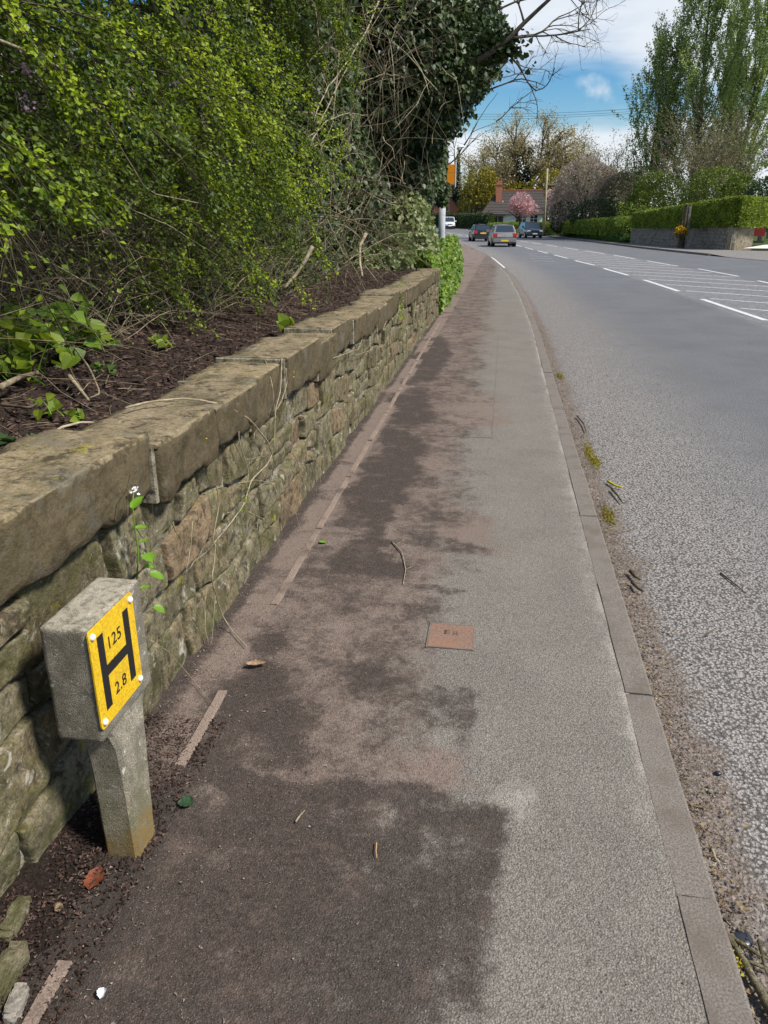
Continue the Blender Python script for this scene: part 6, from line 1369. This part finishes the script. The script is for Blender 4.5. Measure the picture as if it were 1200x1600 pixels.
def plants():
    R = np.random.default_rng(8)
    # garlic mustard rooted in a wall joint
    c = spot(222, 880, X=-1.09); root = empty('wall_plant', tuple(c)); tag(root, 'slender garlic mustard with white flower growing up the wall face by the post', 'plant')
    st = np.array([spot(a, b_, X=-1.085) for a, b_ in [(214, 905), (216, 860), (210, 820), (207, 790), (209, 768)]]) - c; mb = MB(); mb.tube(st, [.0028, .0025, .002, .0018, .0015], 6); mb.build('stem', M['herb'], root, True)
    def lf(px_, py_, s, rz, tx, k):
        n, m = 9, 7; P = []
        for i_ in range(n):
            a = i_ / (n - 1); w = .52 * (math.sin(PI * min(1, a * .92 + .06)) ** .6) * (1 - .3 * a) * (1 + .06 * (-1) ** i_)
            for j in range(m): t = j / (m - 1) * 2 - 1; P.append((t * w, a * 1.0, .12 * t * t - .16 * a * a + .015 * math.cos(t * 12)))
        P = np.array(P) * s; i = np.arange(n * m).reshape(n, m); Q = np.stack([i[:-1, :-1], i[:-1, 1:], i[1:, 1:], i[1:, :-1]], -1).reshape(-1, 4); p = spot(px_, py_, X=-1.05) - c
        obj('leaf', newmesh('leaf', P, Q, None, M['herb'], True), root, tuple(p), (tx, 0, rz))
    for k, (a, b_, s, rz, tx) in enumerate([(208, 795, .048, -.5, .7), (212, 826, .035, -1.2, .1), (218, 848, .03, -1.3, .3), (226, 866, .046, -2.2, -.2), (224, 886, .034, -1.2, -.1), (234, 896, .048, -1.5, -.35), (220, 920, .03, -1.2, .2), (240, 948, .04, -1.6, -.4)]): lf(a, b_, s, rz, tx, k)
    P = R.normal(0, .005, (26, 3)) + (spot(210, 765, X=-1.07) - c); foliage('flower', P, .009, M['whitewall'], root)
    # dry climbing stems over the coping
    root = empty('dry_vine', (-1.1, 3, .8)); tag(root, 'dead ivy stems trailing over the coping and down the wall', 'vine'); R0 = np.array([-1.1, 3, .8])
    runs = [([(195, 638), (230, 628), (290, 622), (350, 632), (390, 655), (418, 690), (425, 710), (418, 725), (392, 750), (380, 790), (358, 820), (334, 848)], .0045), ([(362, 640), (372, 660), (373, 690), (388, 735), (386, 755)], .003), ([(336, 850), (334, 880), (330, 905), (336, 925), (346, 960), (362, 985), (385, 1010)], .003), ([(338, 760), (342, 790), (334, 830), (332, 850)], .0025), ([(300, 815), (298, 850), (290, 895)], .0022), ([(440, 560), (438, 610), (430, 640), (428, 700)], .0035), ([(446, 575), (448, 600), (440, 625), (432, 640)], .0032), ([(412, 555), (425, 600), (430, 660)], .0025), ([(560, 510), (566, 530), (558, 548)], .004), ([(580, 520), (582, 545), (572, 550), (555, 555)], .003), ([(600, 470), (604, 500), (598, 515)], .004), ([(620, 450), (624, 480), (618, 505)], .004), ([(235, 1000), (262, 1018), (300, 1060), (335, 1105)], .0014), ([(372, 755), (400, 750), (430, 755)], .002), ([(388, 800), (410, 810), (434, 835)], .0022), ([(336, 930), (330, 1010), (300, 940)], .001), ([(520, 560), (560, 545), (566, 560)], .0025), ([(640, 440), (650, 470), (646, 500)], .004), ([(40, 790), (20, 800), (-5, 795)], .004)]
    for k, (L_, r_) in enumerate(runs):
        p = []
        for q, (a, b_) in enumerate(L_):
            w = spot(a, b_, X=-1.095)
            if w[2] > WTOP(w[1]) + .004: w = spot(a, b_, z=float(WTOP(w[1])) + .012)
            if w[2] < .012: w = spot(a, b_, z=.012)
            p.append(w)
        p = np.array(p); tt = np.linspace(0, len(p) - 1, len(p) * 5); p = np.stack([np.interp(tt, range(len(p)), p[:, q]) for q in range(3)], 1); kk = np.array([.2, .6, .2]); 
        p[1:-1] = p[:-2] * .25 + p[1:-1] * .5 + p[2:] * .25; p += .003 * np.stack([0 * p[:, 0] + .5, fbm(p * 30, 4), fbm(p * 30, 5)], 1)
        mb = MB(); mb.tube(p - R0, np.linspace(r_, r_ * .55, len(p)), 6); mb.build('stem', M['twiglight'], root, True)
    mb = MB()
    for i in range(260):
        y = R.uniform(2.0, 14); z = R.uniform(.2, .9) * WTOP(y); mb.tube(curve_pts((-1.11, y, z), (.12, R.normal(0, 1), R.normal(-.3, .8)), R.uniform(.08, .35), 6, .12, .5, R) - R0, np.linspace(R.uniform(.0009, .0024), .0006, 6), 3, False)
    mb.build('fine_rootlets', M['twig'], root)['kind'] = 'stuff'
    # mossy yellow lichen tufts
    lich = m_plain('lichen_yellow', (.36, .31, .03), .9, .1, 0, .3, 120)
    for k, (a, b_, lb) in enumerate([(370, 626, 'yellow lichen tuft on the third coping stone from the post'), (318, 680, 'small yellow lichen patch low on the second coping face'), (352, 652, 'tiny yellow lichen speck beside the bent vine'), (458, 582, 'yellow lichen tuft under the dead stems of the middle coping'), (562, 498, 'yellow lichen tuft on the distant coping face')]):
        c = spot(a, b_, X=-1.095); P = R.normal(0, 1, (60, 3)) * np.array([.003, .016, .012]); V, Q, T = leaf_arrays(P, .008); o = obj('lichen_tuft', newmesh('lichen_tuft', V, Q, T, lich), None, tuple(c)); tag(o, lb, 'lichen', kind='stuff')
    # green ferny bits on the wall
    for k, (a, b_, n, s, lb) in enumerate([(626, 478, 90, .03, 'bright fern-like tuft growing from the wall near its far end'), (385, 790, 30, .014, 'tiny green sprig in a wall joint behind the vine')]):
        c = spot(a, b_, X=-1.10); P = R.normal(0, 1, (n, 3)) * np.array([.02, .08, .12]) * (s / .03); V, Q, T = leaf_arrays(P, s); o = obj('wall_fern', newmesh('wall_fern', V, Q, T, M['ltgreen']), None, tuple(c)); tag(o, lb, 'fern', kind='stuff')
    # leafy weeds on the bed
    def weed(pxy, z, n, s, spread, mat, label, h=.1, sd=1, name='weed'):
        R = np.random.default_rng(sd); c = spot(*pxy, z=z); root = empty(name, tuple(c)); tag(root, label, 'weed'); st = MB(); P = []
        for i in range(max(2, n // 5)):
            pts = curve_pts((R.normal(0, spread * .3), R.normal(0, spread * .3), 0), (R.normal(0, .6), R.normal(0, .6), 1), h * R.uniform(.5, 1.2), 5, .1, .25, R); st.tube(pts, np.linspace(.003, .0012, 5), 4, False); P.append(pts[-1]); P.extend(list(pts[3] + R.normal(0, spread * .25, (4, 3))))
        st.build('stem', M['herb'], root); foliage('leaves', np.array(P), s, mat, root, ivy=True, bias=(.3, -.3, .9), spread=.5)
    weed((35, 600), .92, 90, .065, .26, M['ltgreen'], 'leafy bright weed clump at the left edge of the soil bed', .26, 1)
    weed((70, 560), .95, 70, .08, .22, M['ivy_light'], 'broad-leaved nettle-like clump behind the edge weeds', .3, 2)
    weed((145, 545), .94, 34, .085, .12, M['ltgreen'], 'upright bright green weed in front of the bramble stems', .22, 3)
    weed((45, 705), .90, 8, .06, .06, M['ivy'], 'dark ivy sprig behind the nearest coping stone', .06, 4)
    weed((265, 540), .92, 8, .05, .06, M['ltgreen'], 'pair of light green leaves on the mulch', .05, 5)
    weed((245, 540), .92, 5, .045, .04, M['ltgreen'], 'small light green leaf cluster left of the leaf pair', .05, 6)
    weed((452, 515), .88, 7, .09, .06, M['ltgreen'], 'pale green broad leaves lying by the coping in the middle', .05, 7)
    weed((175, 580), .92, 9, .045, .06, M['grassblade'], 'low dull green seedling on the mulch', .05, 8)
    weed((135, 655), .90, 10, .035, .05, M['ltgreen'], 'tiny green seedling near the pale root', .05, 9)
    weed((95, 650), .90, 12, .04, .08, M['ltgreen'], 'straggly seedlings beside the cut stick', .08, 10)
    weed((10, 500), 1.05, 30, .035, .10, M['ltgreen'], 'yellow-green spray hanging at the left picture edge', .12, 12)
    def stick(pts, r, label, mat='twiglight'):
        p = np.array(pts, float); c = p.mean(0); tt = np.linspace(0, len(p) - 1, 22); q = np.stack([np.interp(tt, range(len(p)), p[:, i]) for i in range(3)], 1) - c; q[1:-1] = (q[:-2] + q[1:-1] * 2 + q[2:]) / 4; mb = MB(); mb.tube(q, np.linspace(r, r * .6, 22), 7); o = mb.build('stick', M[mat], None, True); o.location = tuple(c); tag(o, label, 'stick')
    stick([spot(70, 490, z=1.12), spot(110, 535, z=1.03), spot(140, 575, z=.97), spot(157, 615, z=.92), spot(140, 622, z=.91)], .006, 'long bent stick leaning over the left of the soil bed', 'twig')
    stick([spot(108, 588, z=.95), spot(122, 605, z=.93), spot(138, 625, z=.91)], .011, 'short thick cut stick poking from the mulch')
    stick([spot(0, 605, z=1.0), spot(30, 590, z=1.0), spot(60, 582, z=1.02)], .014, 'thick mossy stick entering from the left edge', 'twig')
    stick([spot(0, 632, z=.95), spot(45, 637, z=.95), spot(70, 625, z=.95)], .007, 'thinner dark stick below the mossy one', 'twigdark')
    stick([spot(72, 685, z=.90), spot(95, 668, z=.92), spot(125, 660, z=.92), (spot(150, 660, z=.90))], .006, 'pale curved root lying behind the nearest coping')
    stick([spot(196, 478, z=.93) , spot(190, 520, z=.95), spot(178, 560, z=.92), spot(165, 600, z=.9)], .007, 'thin reddish stick standing in the mulch', 'twigdark')
    stick([spot(572, 365, Y=9.8), spot(562, 385, Y=9.7), spot(562, 410, Y=9.6), spot(566, 432, Y=9.5)], .022, 'pale broken branch curving up at the far end of the bed')
    stick([spot(488, 385, Y=7.4), spot(478, 405, Y=7.35), spot(462, 430, Y=7.3), spot(444, 450, Y=7.2)], .022, 'pale broken branch leaning at the back of the bed')
    # moss between kerb and road
    for k, (a, b_, s) in enumerate([(875, 587, .06), (920, 705, .10), (930, 720, .06), (950, 805, .06)]):
        c = spot(a, b_, z=-FR + .02); P = R.normal(0, 1, (400, 3)) * np.array([.02, s * 1.4, .005]); V, Q, T = leaf_arrays(P, .012); o = obj('moss_patch', newmesh('moss_patch', V, Q, T, M['olive']), None, tuple(c)); tag(o, ['small moss patch in the gutter farthest up the kerb', 'largest moss patch in the gutter beside the kerb', 'moss patch touching the largest one on its near side', 'moss patch in the gutter below the lichen stick'][k], 'moss', kind='stuff')
plants()
